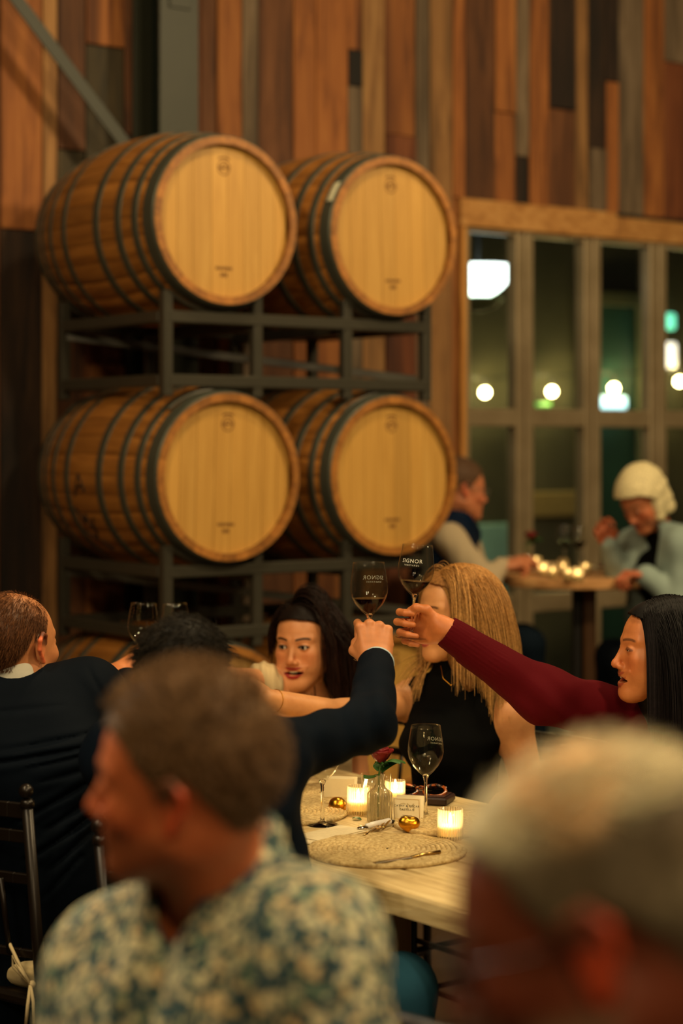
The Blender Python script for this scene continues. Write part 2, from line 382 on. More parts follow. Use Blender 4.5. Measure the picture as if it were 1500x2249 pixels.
# window: grey steel frame, four by four panes
t = NT('window_frame_metal'); v = t.coord(); t.base(t.ramp(t.noise(v, 6, 3), [(.3, '8E7C5E'), (.7, 'A39072')])); t.val('Roughness', .42); t.val('Metallic', .25); M_WF = t.m
def thin_glass(name, col=(.95,.96,.94), f0=.04, f1=.7, pw=3.0, rough=.02, trans=0, tcol=(1,.9,.7), ribs=0):
    """thin walled glass: clear straight on, mirror-like at grazing angles"""
    t = NT(name); t.n.remove(t.b); tr = t.new('ShaderNodeBsdfTransparent'); gl = t.new('ShaderNodeBsdfGlossy'); gl.inputs['Roughness'].default_value = rough; tr.inputs[0].default_value = (*col, 1)
    lw = t.new('ShaderNodeLayerWeight'); lw.inputs[0].default_value = .5; po = t.new('ShaderNodeMath', operation='POWER'); po.inputs[1].default_value = pw
    ma = t.new('ShaderNodeMath', operation='MULTIPLY_ADD'); ma.inputs[1].default_value = f1; ma.inputs[2].default_value = f0; mx = t.new('ShaderNodeMixShader')
    t.link(lw.outputs['Facing'], po.inputs[0]); t.link(po.outputs[0], ma.inputs[0]); t.link(ma.outputs[0], mx.inputs[0]); a = tr.outputs[0]
    if trans:
        tl = t.new('ShaderNodeBsdfTranslucent'); tl.inputs[0].default_value = (*tcol, 1); m2 = t.new('ShaderNodeMixShader'); m2.inputs[0].default_value = trans; t.link(a, m2.inputs[1]); t.link(tl.outputs[0], m2.inputs[2]); a = m2.outputs[0]
    if ribs:
        tc = t.new('ShaderNodeTexCoord'); gr = t.new('ShaderNodeTexGradient', gradient_type='RADIAL'); t.link(tc.outputs['Object'], gr.inputs[0]); mm = t.new('ShaderNodeMath', operation='MULTIPLY'); mm.inputs[1].default_value = 2*PI*ribs
        sn = t.new('ShaderNodeMath', operation='SINE'); t.link(gr.outputs['Fac'], mm.inputs[0]); t.link(mm.outputs[0], sn.inputs[0]); rg_ = t.new('ShaderNodeMapRange'); rg_.inputs['From Min'].default_value = -1; rg_.inputs['To Min'].default_value = trans*.25; rg_.inputs['To Max'].default_value = min(.95, trans*1.9)
        t.link(sn.outputs[0], rg_.inputs[0]); t.link(rg_.outputs[0], m2.inputs[0])
    t.link(a, mx.inputs[1]); t.link(gl.outputs[0], mx.inputs[2]); t.link(mx.outputs[0], t.out.inputs[0]); return t.m
M_PANE = thin_glass('window_glass')
win = empty('window_1', W(SW0, WN, 0)); tag(win, 'tall window wall of dark panes in a taupe metal frame', kind='structure')
INV = Matrix.Translation(-win.location)
e = [(1030,1131),(1167,1281),(1315,1425),(1459,1566)]; ex = [(s_at(a), s_at(b)) for a, b in e]
pitch = ex[2][0]-ex[1][0]; ex += [(ex[3][0]+pitch*k, ex[3][1]+pitch*k) for k in (1,2,3,4)]
zt = z_at(1100, 515); rows = [(z_at(1100, 897), zt), (z_at(1100, 1308), z_at(1100, 937)), (.16, z_at(1100, 1350))]
fm = MB(); prev = SW0-.035
for i, (a, b) in enumerate(ex):
    mid = (prev+a)/2
    wbox(fm, prev, mid-.001, WN-.06, WN+.012, 0, ZB, .006) if i else wbox(fm, prev, a, WN-.06, WN+.012, 0, ZB, .006)
    if i: wbox(fm, mid+.001, a, WN-.055, WN+.02, 0, ZB, .006)
    wbox(fm, a, b, WN-.05, WN+.01, zt, ZB, .004)
    wbox(fm, a, b, WN-.05, WN+.01, rows[1][1], rows[0][0], .006); wbox(fm, a, b, WN-.05, WN+.008, rows[2][1], rows[1][0], .006); wbox(fm, a, b, WN-.05, WN+.01, 0, .16, .004)
    prev = b
wbox(fm, prev, prev+.1, WN-.06, WN+.012, 0, ZB)
o = fm.build('window_frame', M_WF, win); o.matrix_parent_inverse = INV
for a, b in ex:
    for z0, z1 in rows:
        m = MB(); wbox(m, a, b, WN-.034, WN-.028, z0, z1, 0); o = m.build('pane', M_PANE, win); o.matrix_parent_inverse = INV
# steel column and brace
M_STEEL = plain('olive_painted_steel', '2E3024', .5, .1, .1); M_STEELD = plain('shaded_steel', '101F19', .55, .1, .1)  # web steel darkened for the shade between the flanges
ncol = -1.0; c0 = s_at(351, ncol); c1 = s_at(437, ncol); ccen = (c0+c1)/2
col = empty('steel_column', W(ccen, ncol-.1, 0), 'grey-green steel I-beam column rising behind the left barrels', 'column'); CI = Matrix.Translation(-col.location)
m = MB(); wbox(m, c0, c1, ncol-.016, ncol, 0, 5.4, .003); o = m.build('flange', M_STEEL, col); o.matrix_parent_inverse = CI
m = MB(); wbox(m, c0, c1, WN+.02, WN+.034, 0, 5.4, .003); o = m.build('flange', M_STEEL, col); o.matrix_parent_inverse = CI
m = MB(); wbox(m, ccen-.006, ccen+.006, WN+.034, ncol-.016, 0, 5.4, .001); o = m.build('web', M_STEELD, col); o.matrix_parent_inverse = CI
m = MB(); wbox(m, ccen-.05, ccen+.05, ncol, ncol+.008, z_at(390, 18, ncol), 5.0, .002)
for k in range(4): m.tube([W(ccen-.035+.07*(k%2), ncol+.006, z_at(390, 10, ncol)+.05+.1*(k//2)), W(ccen-.035+.07*(k%2), ncol+.022, z_at(390, 10, ncol)+.05+.1*(k//2))], .012, 6)
o = m.build('bolted_plate', M_STEEL, col); o.matrix_parent_inverse = CI
nb_ = -1.05
a = W(s_at(30, nb_), nb_, z_at(30, -10, nb_)); b = W(s_at(285, nb_), nb_, z_at(285, 330, nb_)); d = (b-a).normalized()
m = MB(); m.bar(a-d*1.2, b+d*.02, .055, .008, side=N)
tag(m.build('diagonal_brace', M_STEEL), 'olive steel diagonal brace running down to the column', 'brace')
# ------------------------------------------------------------------ the yard outside, at night
def xt(m): return m
M_EXW = NT('stucco_outside'); v = M_EXW.coord(); M_EXW.base(M_EXW.ramp(M_EXW.noise(v, 1.1, 5), [(.3, '454330'), (.7, '66614A')])); M_EXW.val('Roughness', .9); M_EXW = M_EXW.m
NE = -4.1
m = MB(); wbox(m, .5, 8.5, NE-.2, NE, -.05, 4.6, 0); tag(m.build('wall_outside', M_EXW), 'olive stucco wall of the building across the yard', kind='structure')
m = MB(); wbox(m, .5, 8.5, NE+.001, WN-.25, -.12, -.002, 0); tag(m.build('trim_4', plain('yard_paving', '8A8A70', .8)), 'pale paving of the yard outside the window', kind='structure')
m = MB(); wbox(m, s_at(1140, NE), s_at(1285, NE), NE, NE+.05, z_at(1200, 1135, NE), z_at(1200, 1080, NE), .01)
tag(m.build('trim_5', plain('tan_ledge', 'A58C55', .8)), 'tan ledge on the building outside', kind='structure')
m = MB(); wbox(m, s_at(1030, NE), s_at(1150, NE), NE, NE+.04, z_at(1080, 1310, NE), z_at(1080, 1150, NE), .01)
tag(m.build('trim_6', plain('aqua_cladding', 'A8DCD2', .7)), 'pale aqua wall panel outside the left lower pane', kind='structure')
dr = empty('door_1', W(s_at(1350, NE), NE, 0)); tag(dr, 'teal door with pale frame in the building outside', kind='structure'); DI = Matrix.Translation(-dr.location)
za = z_at(1350, 672, NE); a, b = s_at(1290, NE), s_at(1392, NE)
m = MB(); wbox(m, a, b, NE, NE+.03, 0, za, .005); o = m.build('panel', plain('teal_paint', '2C5246', .5), dr); o.matrix_parent_inverse = DI
m = MB(); wbox(m, b, b+.09, NE, NE+.06, 0, za+.09, .005); wbox(m, a-.09, a, NE, NE+.06, 0, za+.09, .005); wbox(m, a, b, NE, NE+.06, za, za+.09, .005)
o = m.build('door_frame', plain('olive_frame', '6A6A4C', .6), dr); o.matrix_parent_inverse = DI
M_BULB = glow('bulb_glow', 'FFE9A0', 60); M_SOCK = plain('black_socket', '0A0A08', .6)
NBU = NE+.16
for px, py, lab in ((1065,862,'glowing bulb behind the leftmost column of panes'),(1212,860,'glowing bulb behind the second column of panes'),(1348,853,'glowing bulb behind the third column of panes'),(1492,838,'glowing bulb behind the pane at the right edge of the photo')):
    s = s_at(px, NBU); z = z_at(px, py, NBU); r = empty('light_bulb', W(s, NBU, z-.03), lab, 'lamp', 'bulbs on the string of lights in the yard'); I = Matrix.Translation(-r.location)
    m = MB(); m.ball(W(s, NBU, z), .030, 14, 10, (1,1,1.0)); 
    o = m.build('bulb', M_BULB, r, True); o.matrix_parent_inverse = I
    l = bpy.data.lights.new('bulb_light', 'POINT'); l.energy = 5; l.color = (1, .80, .28); l.shadow_soft_size = .03; lo = bpy.data.objects.new('bulb_light', l); C.objects.link(lo); lo.location = W(s, NBU+.05, z+.02)
    m = MB(); m.tube([W(s, NBU, z+.03), W(s, NBU, z+.085)], .016, 10); o = m.build('socket', M_SOCK, r); o.matrix_parent_inverse = I
pts = []
for i in range(25):
    f = i/24; px = 1000+f*560; pts.append(W(s_at(px, NBU), NBU, z_at(px, 830 - f*20, NBU)+.01-.02*abs(math.sin(f*PI*3.8))))
m = MB(); m.tube(pts, .006, 5); tag(m.build('light_cable', M_SOCK), 'black cable that carries the row of bulbs in the yard', 'cable')
# dome lamp
c = W(s_at(1050, -2.2), -2.2, z_at(1050, 584, -2.2)); r = .185
dl = empty('dome_lamp', c, 'large white glowing dome lamp behind the top left pane', 'lamp')
m = MB(); prof = [(.0001, 0), (r*.5, 0), (r, 0)]+[(r*math.cos(a)**1.25, -r*.95*math.sin(a)) for a in np.linspace(.04, PI/2-.01, 12)]; m.lathe(prof, (0,0,0), 40)
m.build('diffuser', glow('dome_glow', 'EFFFFA', 6), dl, True)
m = MB(); prof = [((r+.004)*math.cos(a), -.035-(r*1.0+.02)*math.sin(a)) for a in np.linspace(0.75, PI/2-.02, 14)]; prof += [(max(x-.008, .0005), z+.006) for x, z in prof[::-1]]
m.lathe(prof, (0,0,0), 40); m.build('shade_bowl', plain('cream_enamel', 'B8C090', .4), dl, True)
m = MB(); m.tube([(0,0,0), (0,0,1.6)], .01, 8); m.build('rod', M_SOCK, dl)
def lampbox(px, py, w_, h_, mat, name, lab, n=NE+.15):
    s = s_at(px, n); z = z_at(px, py, n); D = W(s, n, z).y; m = MB(); m.box((0,0,0), (w_*D/F, .05, h_*D/F), RW, .012)
    o = m.build(name, mat); o.location = W(s, n, z); tag(o, lab, 'lamp')
lampbox(1345, 884, 78, 26, glow('sign_glow', 'C4F6FF', 3.0), 'lit_sign', 'pale blue lit panel below the third bulb')
lampbox(1471, 706, 26, 34, glow('mint_glow', '7FFFD0', 1.8), 'wall_light', 'mint green wall light behind the fourth pane')
lampbox(1472, 780, 30, 54, glow('white_glow', 'FFF4E0', 2.6), 'wall_lantern', 'white lantern below the mint green light')
lampbox(1193, 889, 40, 9, glow('green_glow', '5FBF50', .9), 'exit_light', 'small green light below the second bulb')
area('aqua_fill_light', W(1.1, NE+.9, 2.1), W(.75, NE, 1.0), .2, 7, (.55, 1, .95))  # unseen cyan light added to brighten the aqua panel
area('yard_light', W(1.4, -2.6, 3.6), W(1.6, NE, 1.1), .4, 20, (.75, 1, .84))
# ------------------------------------------------------------------ barrels on steel racks
def oak(name, a, b, c, sc, rnd=.1, rough=.5):
    return wood(name, [(.25, a), (.5, b), (.75, c)], sc, rough, rnd, False, .12)
M_STAVE = oak('oak_stave', '70441C', '9C6428', 'B57A36', (14,14,1.1), .20); M_HEAD = oak('oak_head', 'B0823A', 'BF9044', 'CC9E50', (12,.8,12), .10)
M_CHIME = oak('oak_chime', '7A4018', 'A05A22', 'B5702F', (8,8,8), .1)
M_HOOP = plain('galvanised_hoop', '4E5046', .42, .4, .1); M_STAMP = plain('branded_mark', '6E4418', .8)
BL, RE, RM = .88, .292, .347
def br(z): x = (z/BL-.5)*2; return RM-(RM-RE)*abs(x)**1.9
NS = 30
def stave_mesh():
    m = MB(); V = []; Fc = []; K = 13; a0 = PI/NS
    for i in range(K):
        z = BL*i/(K-1); r = br(z)
        for a, q in ((-a0*.985, r-.0018), (-a0*.9, r), (0, r+.0006), (a0*.9, r), (a0*.985, r-.0018), (a0*.985, r-.026), (-a0*.985, r-.026)): V.append((q*math.cos(a), q*math.sin(a), z))
    for i in range(K-1):
        for j in range(7): Fc.append((i*7+j, i*7+(j+1)%7, (i+1)*7+(j+1)%7, (i+1)*7+j))
    Fc += [tuple(range(7))[::-1], tuple(range((K-1)*7, K*7))]
    return m.add(V, Fc)
hb = []
edges = [-.262, -.19, -.125, -.05, .015, .085, .15, .212, .262]
for i in range(8):
    a, b = edges[i]+.0008, edges[i+1]-.0008; V = []; n = 7; R_ = .268
    for zz in (BL-.045, BL-.024):
        for j in range(n): x = a+(b-a)*j/(n-1); V.append((x, math.sqrt(max(R_**2-x*x, 0)), zz))
        for j in range(n): x = b-(b-a)*j/(n-1); V.append((x, -math.sqrt(max(R_**2-x*x, 0)), zz))
    k = 2*n; Fc = [tuple(range(k)), tuple(range(k, 2*k))[::-1]]+[(j, j+k, (j+1)%k+k, (j+1)%k) for j in range(k)]
    hb.append((V, Fc))
def build_barrel():
    r = empty('wine_barrel')
    sm = stave_mesh().build('stave', M_STAVE, r); smoothflag(sm, 40)
    for i in range(NS):
        o = sm if i == 0 else sm.copy()
        if i: C.objects.link(o); o.parent = r
        o.rotation_euler.z = 2*PI*(i+.5)/NS
    for V, Fc in hb: m = MB(); m.add(V, Fc); m.build('head_board', M_HEAD, r)
    m = MB(); m.lathe([(.0001, .03), (.268, .03), (.268, .045), (.0001, .045)], n=32); m.build('back_head', M_HEAD, r)
    for z, w_ in ((.03, .052), (.10, .030), (.19, .034), (.32, .038)):
        for s in (z, BL-z):
            pr = []
            for q in np.linspace(-w_/2, w_/2, 4): pr.append((br(min(max(s+q, 0), BL))+.0032, s+q))
            pr = pr+[(x-.0035, y) for x, y in pr[::-1]]; pr.append(pr[0]); m = MB(); m.lathe(pr, n=60); m.build('hoop', M_HOOP, r, True)
    # branded marks on the head
    m = MB(); zf = BL-.0235
    def ringf(cx, cy, r0, r1, n=22, a0=0, a1=2*PI):
        V = []; Fc = []
        for j in range(n+1):
            a = a0+(a1-a0)*j/n; V += [(cx+r0*math.cos(a), cy+r0*math.sin(a), zf), (cx+r1*math.cos(a), cy+r1*math.sin(a), zf)]
        for j in range(n): Fc.append((2*j, 2*j+1, 2*j+3, 2*j+2))
        m.add(V, Fc)
    ringf(0, .185, .022, .026); ringf(0, .185, .010, .014, a0=.4, a1=4.5); ringf(0, .172, .046, .052, a0=1.1, a1=2.05)
    for k in range(5): m.box((-.018+.009*k, .185, zf), (.005, .009, .0004))
    for k in range(7): m.box((-.03+.01*k, -.165, zf), (.007, .011, .0004))
    for k in range(3): m.box((-.01+.01*k, -.188, zf), (.007, .014, .0004))
    m.build('branded_stamp', M_STAMP, r)['kind'] = 'stuff'
    return r
MBAR = Matrix((U, ZZ, N)).transposed().to_4x4()
barrel0 = build_barrel(); VS = .88; SP = .75
BT = [('upper left barrel of the stack, its pale head facing the tables', .012, 2.385), ('upper right barrel with a small white tag on its front hoop', SP, 2.378),
      ('middle left barrel with dark handwritten marks on its side', .024, 1.492), ('middle right barrel beside the seated man in a navy vest', SP, 1.492),
      ('bottom left barrel, its top showing behind the raised glasses', .0, .612), ('bottom right barrel between the smiling woman and the blonde woman', SP, .612)]
bars = []
for i, (lab, s, z) in enumerate(BT):
    o = barrel0 if i == 0 else copy_tree(barrel0)
    rot = Matrix.Rotation((.0, .05, -.04, .02, .1, -.08)[i]*.6, 4, 'Z')
    o.matrix_world = Matrix.Translation(W(s, -BL, z)) @ MBAR @ rot
    tag(o, lab, 'barrel', 'oak wine barrels stacked on steel racks'); bars.append(o)
def patch(par, a0, a1, z0, z1, m_, name, off=.006):
    V = []; n = 6
    for o_ in (off, off+.0015):
        for z in (z0, z1):
            for j in range(n): a = a0+(a1-a0)*j/(n-1); r = br((z0+z1)/2)+o_; V.append((r*math.cos(a), r*math.sin(a), z))
    Fc = []
    for j in range(n-1): Fc += [(2*n+j, 2*n+j+1, 3*n+j+1, 3*n+j), (j+1, j, n+j, n+j+1), (j, j+1, 2*n+j+1, 2*n+j), (n+j+1, n+j, 3*n+j, 3*n+j+1)]
    return mesh(name, V, Fc, m_, par)
patch(bars[1], math.radians(142), math.radians(157), BL-.055, BL-.008, plain('tag_paper', 'C9C4A8', .6), 'paper_tag')['label'] = 'small white tag on the hoop'
m = MB()
def stroke(pts):
    P_ = []
    for a, z in pts: r = br(z)+.0025; a = math.radians(a); P_.append((r*math.cos(a), r*math.sin(a), z))
    m.tube(P_, .0045, 5)
stroke([(193,.38),(180,.42),(190,.46)]); stroke([(188,.40),(186,.45)]); stroke([(200,.36),(210,.40),(204,.42),(214,.44),(206,.47)]); stroke([(216,.36),(222,.42),(214,.45)]); stroke([(222,.44),(230,.47)])
m.build('marker_scribble', plain('black_marker', '17100A', .8), bars[2])['kind'] = 'stuff'
M_RACK = plain('black_powder_coat', '423F36', .33, .25, .05)
def rack():
    r = empty('barrel_rack'); tb = .042; nf, nr = -.06, -.80; xs = (-.2, .17, .565, .935); s0, s1 = xs[0], xs[-1]
    def V3(s, n, z): return (s, -n, z)      # local frame: x along the wall, y towards it, z up from the barrel centre line
    def rail(m, a, b): m.bar(V3(*a), V3(*b), tb, tb, bev=.004)
    for n, nm in ((nf, 'front_rail'), (nr, 'rear_rail')):
        for z in (-.325, -.545):
            m = MB(); rail(m, (s0, n, z), (s1, n, z)); m.build(nm, M_RACK, r)
        for i, x in enumerate(xs):
            m = MB(); m.bar(V3(x, n, -.60), V3(x, n, -.235), tb*.9, tb*.9, side=(1,0,0), bev=.004); m.build('post', M_RACK, r)
        for k in (0, SP):
            ang = [math.radians(-90+q) for q in np.linspace(-39, 39, 11)]
            m = MB(); m.tube([V3(k+.302*math.cos(a), n, .302*math.sin(a)) for a in ang], .008, 8); m.build('saddle', M_RACK, r)
            m = MB(); m.tube([V3(k+.304*math.cos(a), n, -VS+.304*math.sin(a)) for a in [-x for x in ang]], .007, 8); m.build('foot_saddle', M_RACK, r)
    for x in (s0, s1):
        for z in (-.325, -.545):
            m = MB(); rail(m, (x, nf-.021, z), (x, nr+.021, z)); m.build('side_rail', M_RACK, r)
    for x in xs[1:3]:
        m = MB(); rail(m, (x, nf-.021, -.345), (x, nr+.021, -.345)); m.build('side_rail', M_RACK, r)
    m = MB(); m.bar(V3(s0, nr, -.36), V3(s1, nf-.05, -.52), .03, .03); m.build('cross_brace', M_RACK, r)
    return r
rk0 = rack()
for i, (z, lab) in enumerate(((2.372, 'black steel rack between the upper and middle barrels'), (1.492, 'black steel rack under the middle barrels'), (.612, 'black steel rack on the floor under the bottom barrels'))):
    o = rk0 if i == 0 else copy_tree(rk0); o.matrix_world = Matrix.Translation(W(0, 0, z)) @ RW.to_4x4(); tag(o, lab, 'rack', 'black steel barrel racks')
# ------------------------------------------------------------------ long dining table and what is on it
TB = Vector((-.046, 3.95, 0)); TZ = .75
def T(a, b, z=TZ): return TB+N*a+U*b+ZZ*z           # a: along the table towards the camera, b: across it
RT = Matrix((N, U, ZZ)).transposed()
RT = Matrix((N, -U, -ZZ)).transposed() if RT.determinant() < 0 and False else Matrix((N, U*-1, ZZ)).transposed() if RT.determinant() < 0 else RT
M_TABLE = wood('weathered_table_wood', [(.28, '8A6E44'), (.5, 'C2A873'), (.72, 'D9C491')], sc=(9, 9, 9), rnd=.08, rough=.6, knots=False, bump=.2)
def grainwood(name, ax, stops, rough=.55, rnd=.07):
    t = NT(name); tc = t.new('ShaderNodeTexCoord'); vr = t.new('ShaderNodeVectorRotate'); vr.rotation_type = 'Z_AXIS'; vr.inputs['Angle'].default_value = -math.atan2(ax.y, ax.x)
    oi = t.new('ShaderNodeObjectInfo'); mp = t.new('ShaderNodeMapping'); mp.inputs['Scale'].default_value = (1.1, 12, 12); t.link(tc.outputs['Object'], vr.inputs['Vector']); t.link(vr.outputs[0], mp.inputs[0])
    ad = t.new('ShaderNodeVectorMath', operation='ADD'); cm = t.new('ShaderNodeCombineXYZ'); mu = t.new('ShaderNodeMath', operation='MULTIPLY'); mu.inputs[1].default_value = 40
    t.link(oi.outputs['Random'], mu.inputs[0]); t.link(mu.outputs[0], cm.inputs[0]); t.link(mp.outputs[0], ad.inputs[0]); t.link(cm.outputs[0], ad.inputs[1])
    n = t.noise(ad.outputs[0], 2, 8, .65, 1.2); c = t.ramp(n, stops)
    v2 = t.coord((7,7,14)); k = t.noise(v2, 1.3, 3, .6, .5); c = t.mix(c, lin('6E4220'), t.ramp(k, [(.62, '000000'), (.74, 'C0C0C0')])); t.base(c)
    t.val('Roughness', rough); t.bump(n, .25, .004); return t.m
M_TABLE = grainwood('weathered_table_wood', N, [(.3, '9A7D50'), (.5, 'C9B07C'), (.7, 'DCC998')])
M_TEDGE = grainwood('table_edge_wood', N, [(.3, '7A5630'), (.5, 'B08B58'), (.7, 'C7A671')])
tab = empty('dining_table', T(-.4, .37, 0), 'long weathered pale wood table with candles and place settings', 'table'); TI = Matrix.Translation(-tab.location)
bs = [0, .13, .265, .40, .53, .74]
A0, A1 = -2.05, 1.0
for i in range(5):
    m = MB(); b0, b1 = bs[i]+.001, bs[i+1]-.001; n = 36; V = []; Fc = []; r2 = random.Random(i)
    for k in range(n+1):
        a = A0+(A1-A0)*k/n
        w0 = (r2.uniform(-.006, .006) if i == 0 else 0); w1 = (r2.uniform(-.006, .006) if i == 4 else 0)
        e = .006
        for b, z in ((b0+w0, TZ-.048), (b0+w0*.3, TZ-.02), (b0+w0*.5, TZ-e), (b0+e, TZ), (b1-e, TZ), (b1+w1*.5, TZ-e), (b1+w1, TZ-.048)): V.append(T(a, b, z))
    for k in range(n):
        for j in range(7): Fc.append((k*7+j, k*7+(j+1)%7, (k+1)*7+(j+1)%7, (k+1)*7+j))
    Fc += [tuple(range(7))[::-1], tuple(range(n*7, n*7+7))]
    o = m.add(V, Fc).build('board', M_TABLE, tab); o.matrix_parent_inverse = TI
M_LEG = wood('table_leg_wood', [(.3, '8A6A40'), (.5, 'B89868'), (.7, 'CDB284')], knots=False)
for a in (-1.7, -.335, .7):
    m = MB(); m.box(T(a, .37, .675), (.10, .56, .05), RT, .004); o = m.build('cross_beam', M_LEG, tab); o.matrix_parent_inverse = TI
    m = MB(); m.box(T(a, .37, .035), (.10, .60, .07), RT, .004); o = m.build('foot', M_LEG, tab); o.matrix_parent_inverse = TI
    for b in (.30, .44):
        m = MB(); m.box(T(a, b, .36), (.07, .07, .58), RT, .004); o = m.build('leg', M_LEG, tab); o.matrix_parent_inverse = TI
# materials of the tableware
def glassmat(name, col=(1,1,1), rough=0.0, ior=1.45):
    t = NT(name); t.val('Transmission Weight', 1); t.val('Roughness', rough); t.val('IOR', ior); t.b.inputs['Base Color'].default_value = (*col, 1); return t.m
M_GLASS = thin_glass('clear_glass', (.97,.97,.95), .022, .75, 5.0); M_RIBG = thin_glass('ribbed_glass', (.97,.96,.9), .06, .6, 2.0, .05, .22, ribs=22)
M_WINE = plain('red_wine', '160105', .25, spec=.04)
M_SOLID = glassmat('solid_glass')
M_ETCH = plain('etched_white_print', 'D8D8CC', .6)
M_GOLD = plain('gold_foil', 'C98F2A', .28, 1, .15, 200); M_BRASS = plain('brushed_gold_cutlery', 'C9A45E', .25, 1)
M_WOVEN = NT('woven_water_hyacinth'); v = M_WOVEN.coord((1,1,1)); M_WOVEN.base(M_WOVEN.ramp(M_WOVEN.noise(v, 120, 4), [(.3, '9C7F48'), (.7, 'D8C08A')])); M_WOVEN.val('Roughness', .8); M_WOVEN.bump(M_WOVEN.noise(v, 400, 2), .3, .002); M_WOVEN = M_WOVEN.m
M_CARD = plain('cream_card', 'EFE3BE', .7); M_INK = plain('dark_ink', '33281A', .7); M_NAP = plain('cream_linen', 'E2D2AA', .9, 0, .3, 500)
GP = [(.0001, .0), (.034, .0), (.036, .0012), (.034, .0022), (.012, .0055), (.0055, .011), (.0038, .02), (.0034, .06), (.0042, .088), (.008, .098), (.018, .107), (.030, .121), (.0385, .137), (.0413, .152), (.0405, .168), (.0375, .188), (.0348, .205), (.0340, .212)]
GI = [(.0334, .2118), (.0341, .205), (.0368, .188), (.0398, .168), (.0406, .152), (.0377, .1375), (.029, .1220), (.017, .1088), (.007, .1015), (.0001, .1)]
def gin(z):
    zs = [q[1] for q in GI[::-1]]; rs_ = [q[0] for q in GI[::-1]]; return float(np.interp(z, zs, rs_))
def wine_glass(loc, label, tilt=(0,0), wine=0, logo=None, rz=0, sc=1, group='stemmed wine glasses of the party'):
    r = empty('wine_glass', loc, label, 'wine glass', group)
    m = MB(); m.lathe(GP[9:]+GI[:-1], n=48); m.build('bowl', M_GLASS, r, True)
    m = MB(); m.lathe(GP[:10]+[(.0065, .1012), (.0001, .0995)], n=40); m.build('stem_and_foot', M_SOLID, r, True)
    if wine:
        zt_ = .1+wine; pr = [(.0001, .1008)]+[(gin(z)-.0004, z) for z in np.linspace(.1025, zt_, 12)]+[(gin(zt_)*.6, zt_), (.0001, zt_)]
        m = MB(); m.lathe(pr, n=40); o = m.build('wine', M_WINE, r); smoothflag(o, 50)
    if logo is not None:
        V = []; Fc = []
        for body, size, zc, sp in (('SIGNOR', .0125, .176, 1.15), ('VINEYARDS', .0048, .1665, 1.5)):
            tv, tf = text_verts(body, size, .00015, spacing=sp); o_ = len(V)
            for q in tv:
                z = zc+q.y; rad = float(np.interp(z, [p[1] for p in GP[10:]], [p[0] for p in GP[10:]]))+.0003+q.z
                a = q.x/.0405+logo; V.append((rad*math.cos(a), rad*math.sin(a), z))
            Fc += [tuple(i+o_ for i in f) for f in tf]
        m = MB(); m.add(V, Fc); tag(m.build('printed_logo', M_ETCH, r), kind='stuff')
    r.rotation_euler = (tilt[1], tilt[0], rz); r.scale = (sc,)*3
    return r
def onT(px, py): return on_plane(px, py, TZ)
FRONT = -PI/2; BACK = PI/2
def up_from(px, py, D, sc=1): return at(px, py, D)
wine_glass(onT(935, 1797), 'empty wine glass standing behind the place card', logo=BACK-.75)
wine_glass(onT(708, 1812), 'wine glass on the table left of the gold ornament, its bowl behind the navy sleeve', logo=None)
g_b = wine_glass(at(812, 1449, 4.26), 'raised wine glass in the fist of the navy sleeve', (-.01, 0), .034, BACK-.30)
g_e = wine_glass(at(903, 1402, 4.42), 'raised wine glass held by the hand in the burgundy sleeve', (.07, 0), .030, FRONT-.32)
g_a = wine_glass(at(307, 1500, 4.95), 'raised wine glass between the suited man and the dark curly hair', (.05, 0), .018, None, sc=.95)
g_d = wine_glass(at(392, 1490, 5.1), 'raised wine glass peeking over the dark curly hair', (-.05, 0), .0, None, sc=.92)
# ribbed vase with a rose
def ribw(n, amp): return lambda a, z: amp*math.cos(n*a)
vloc = onT(834, 1806)
vs = empty('bud_vase', vloc, 'ribbed clear glass bud vase holding a red rose', 'vase')
R0 = .0275; m = MB()
m.lathe([(.0001,.001),(R0-.002,.0),(R0,.003),(R0,.066),(R0-.004,.072),(.014,.079),(.0105,.086),(.0105,.105),(.0125,.108)], n=96, wave=lambda a, z: .055*math.cos(18*a) if .002 < z < .07 else 0)
m.lathe([(.0115,.1078),(.0088,.104),(.0088,.087),(.012,.080),(R0-.006,.070),(R0-.0035,.062),(R0-.0035,.005),(.0001,.004)], n=96); m.build('glass_body', M_RIBG, vs, True)
m = MB(); m.lathe([(.0001,.0045),(R0-.004,.0055),(R0-.004,.06),(.0001,.06)], n=40); m.build('water', thin_glass('water', (.96,.96,.9), .03, .4, 3), vs)
M_ROSE = plain('rose_petal', '7A0209', .55, 0, .2, 80); M_LEAF = plain('rose_leaf', '2A5A1A', .5, 0, .3, 90); M_STEM = plain('rose_stem', '3F6A22', .5)
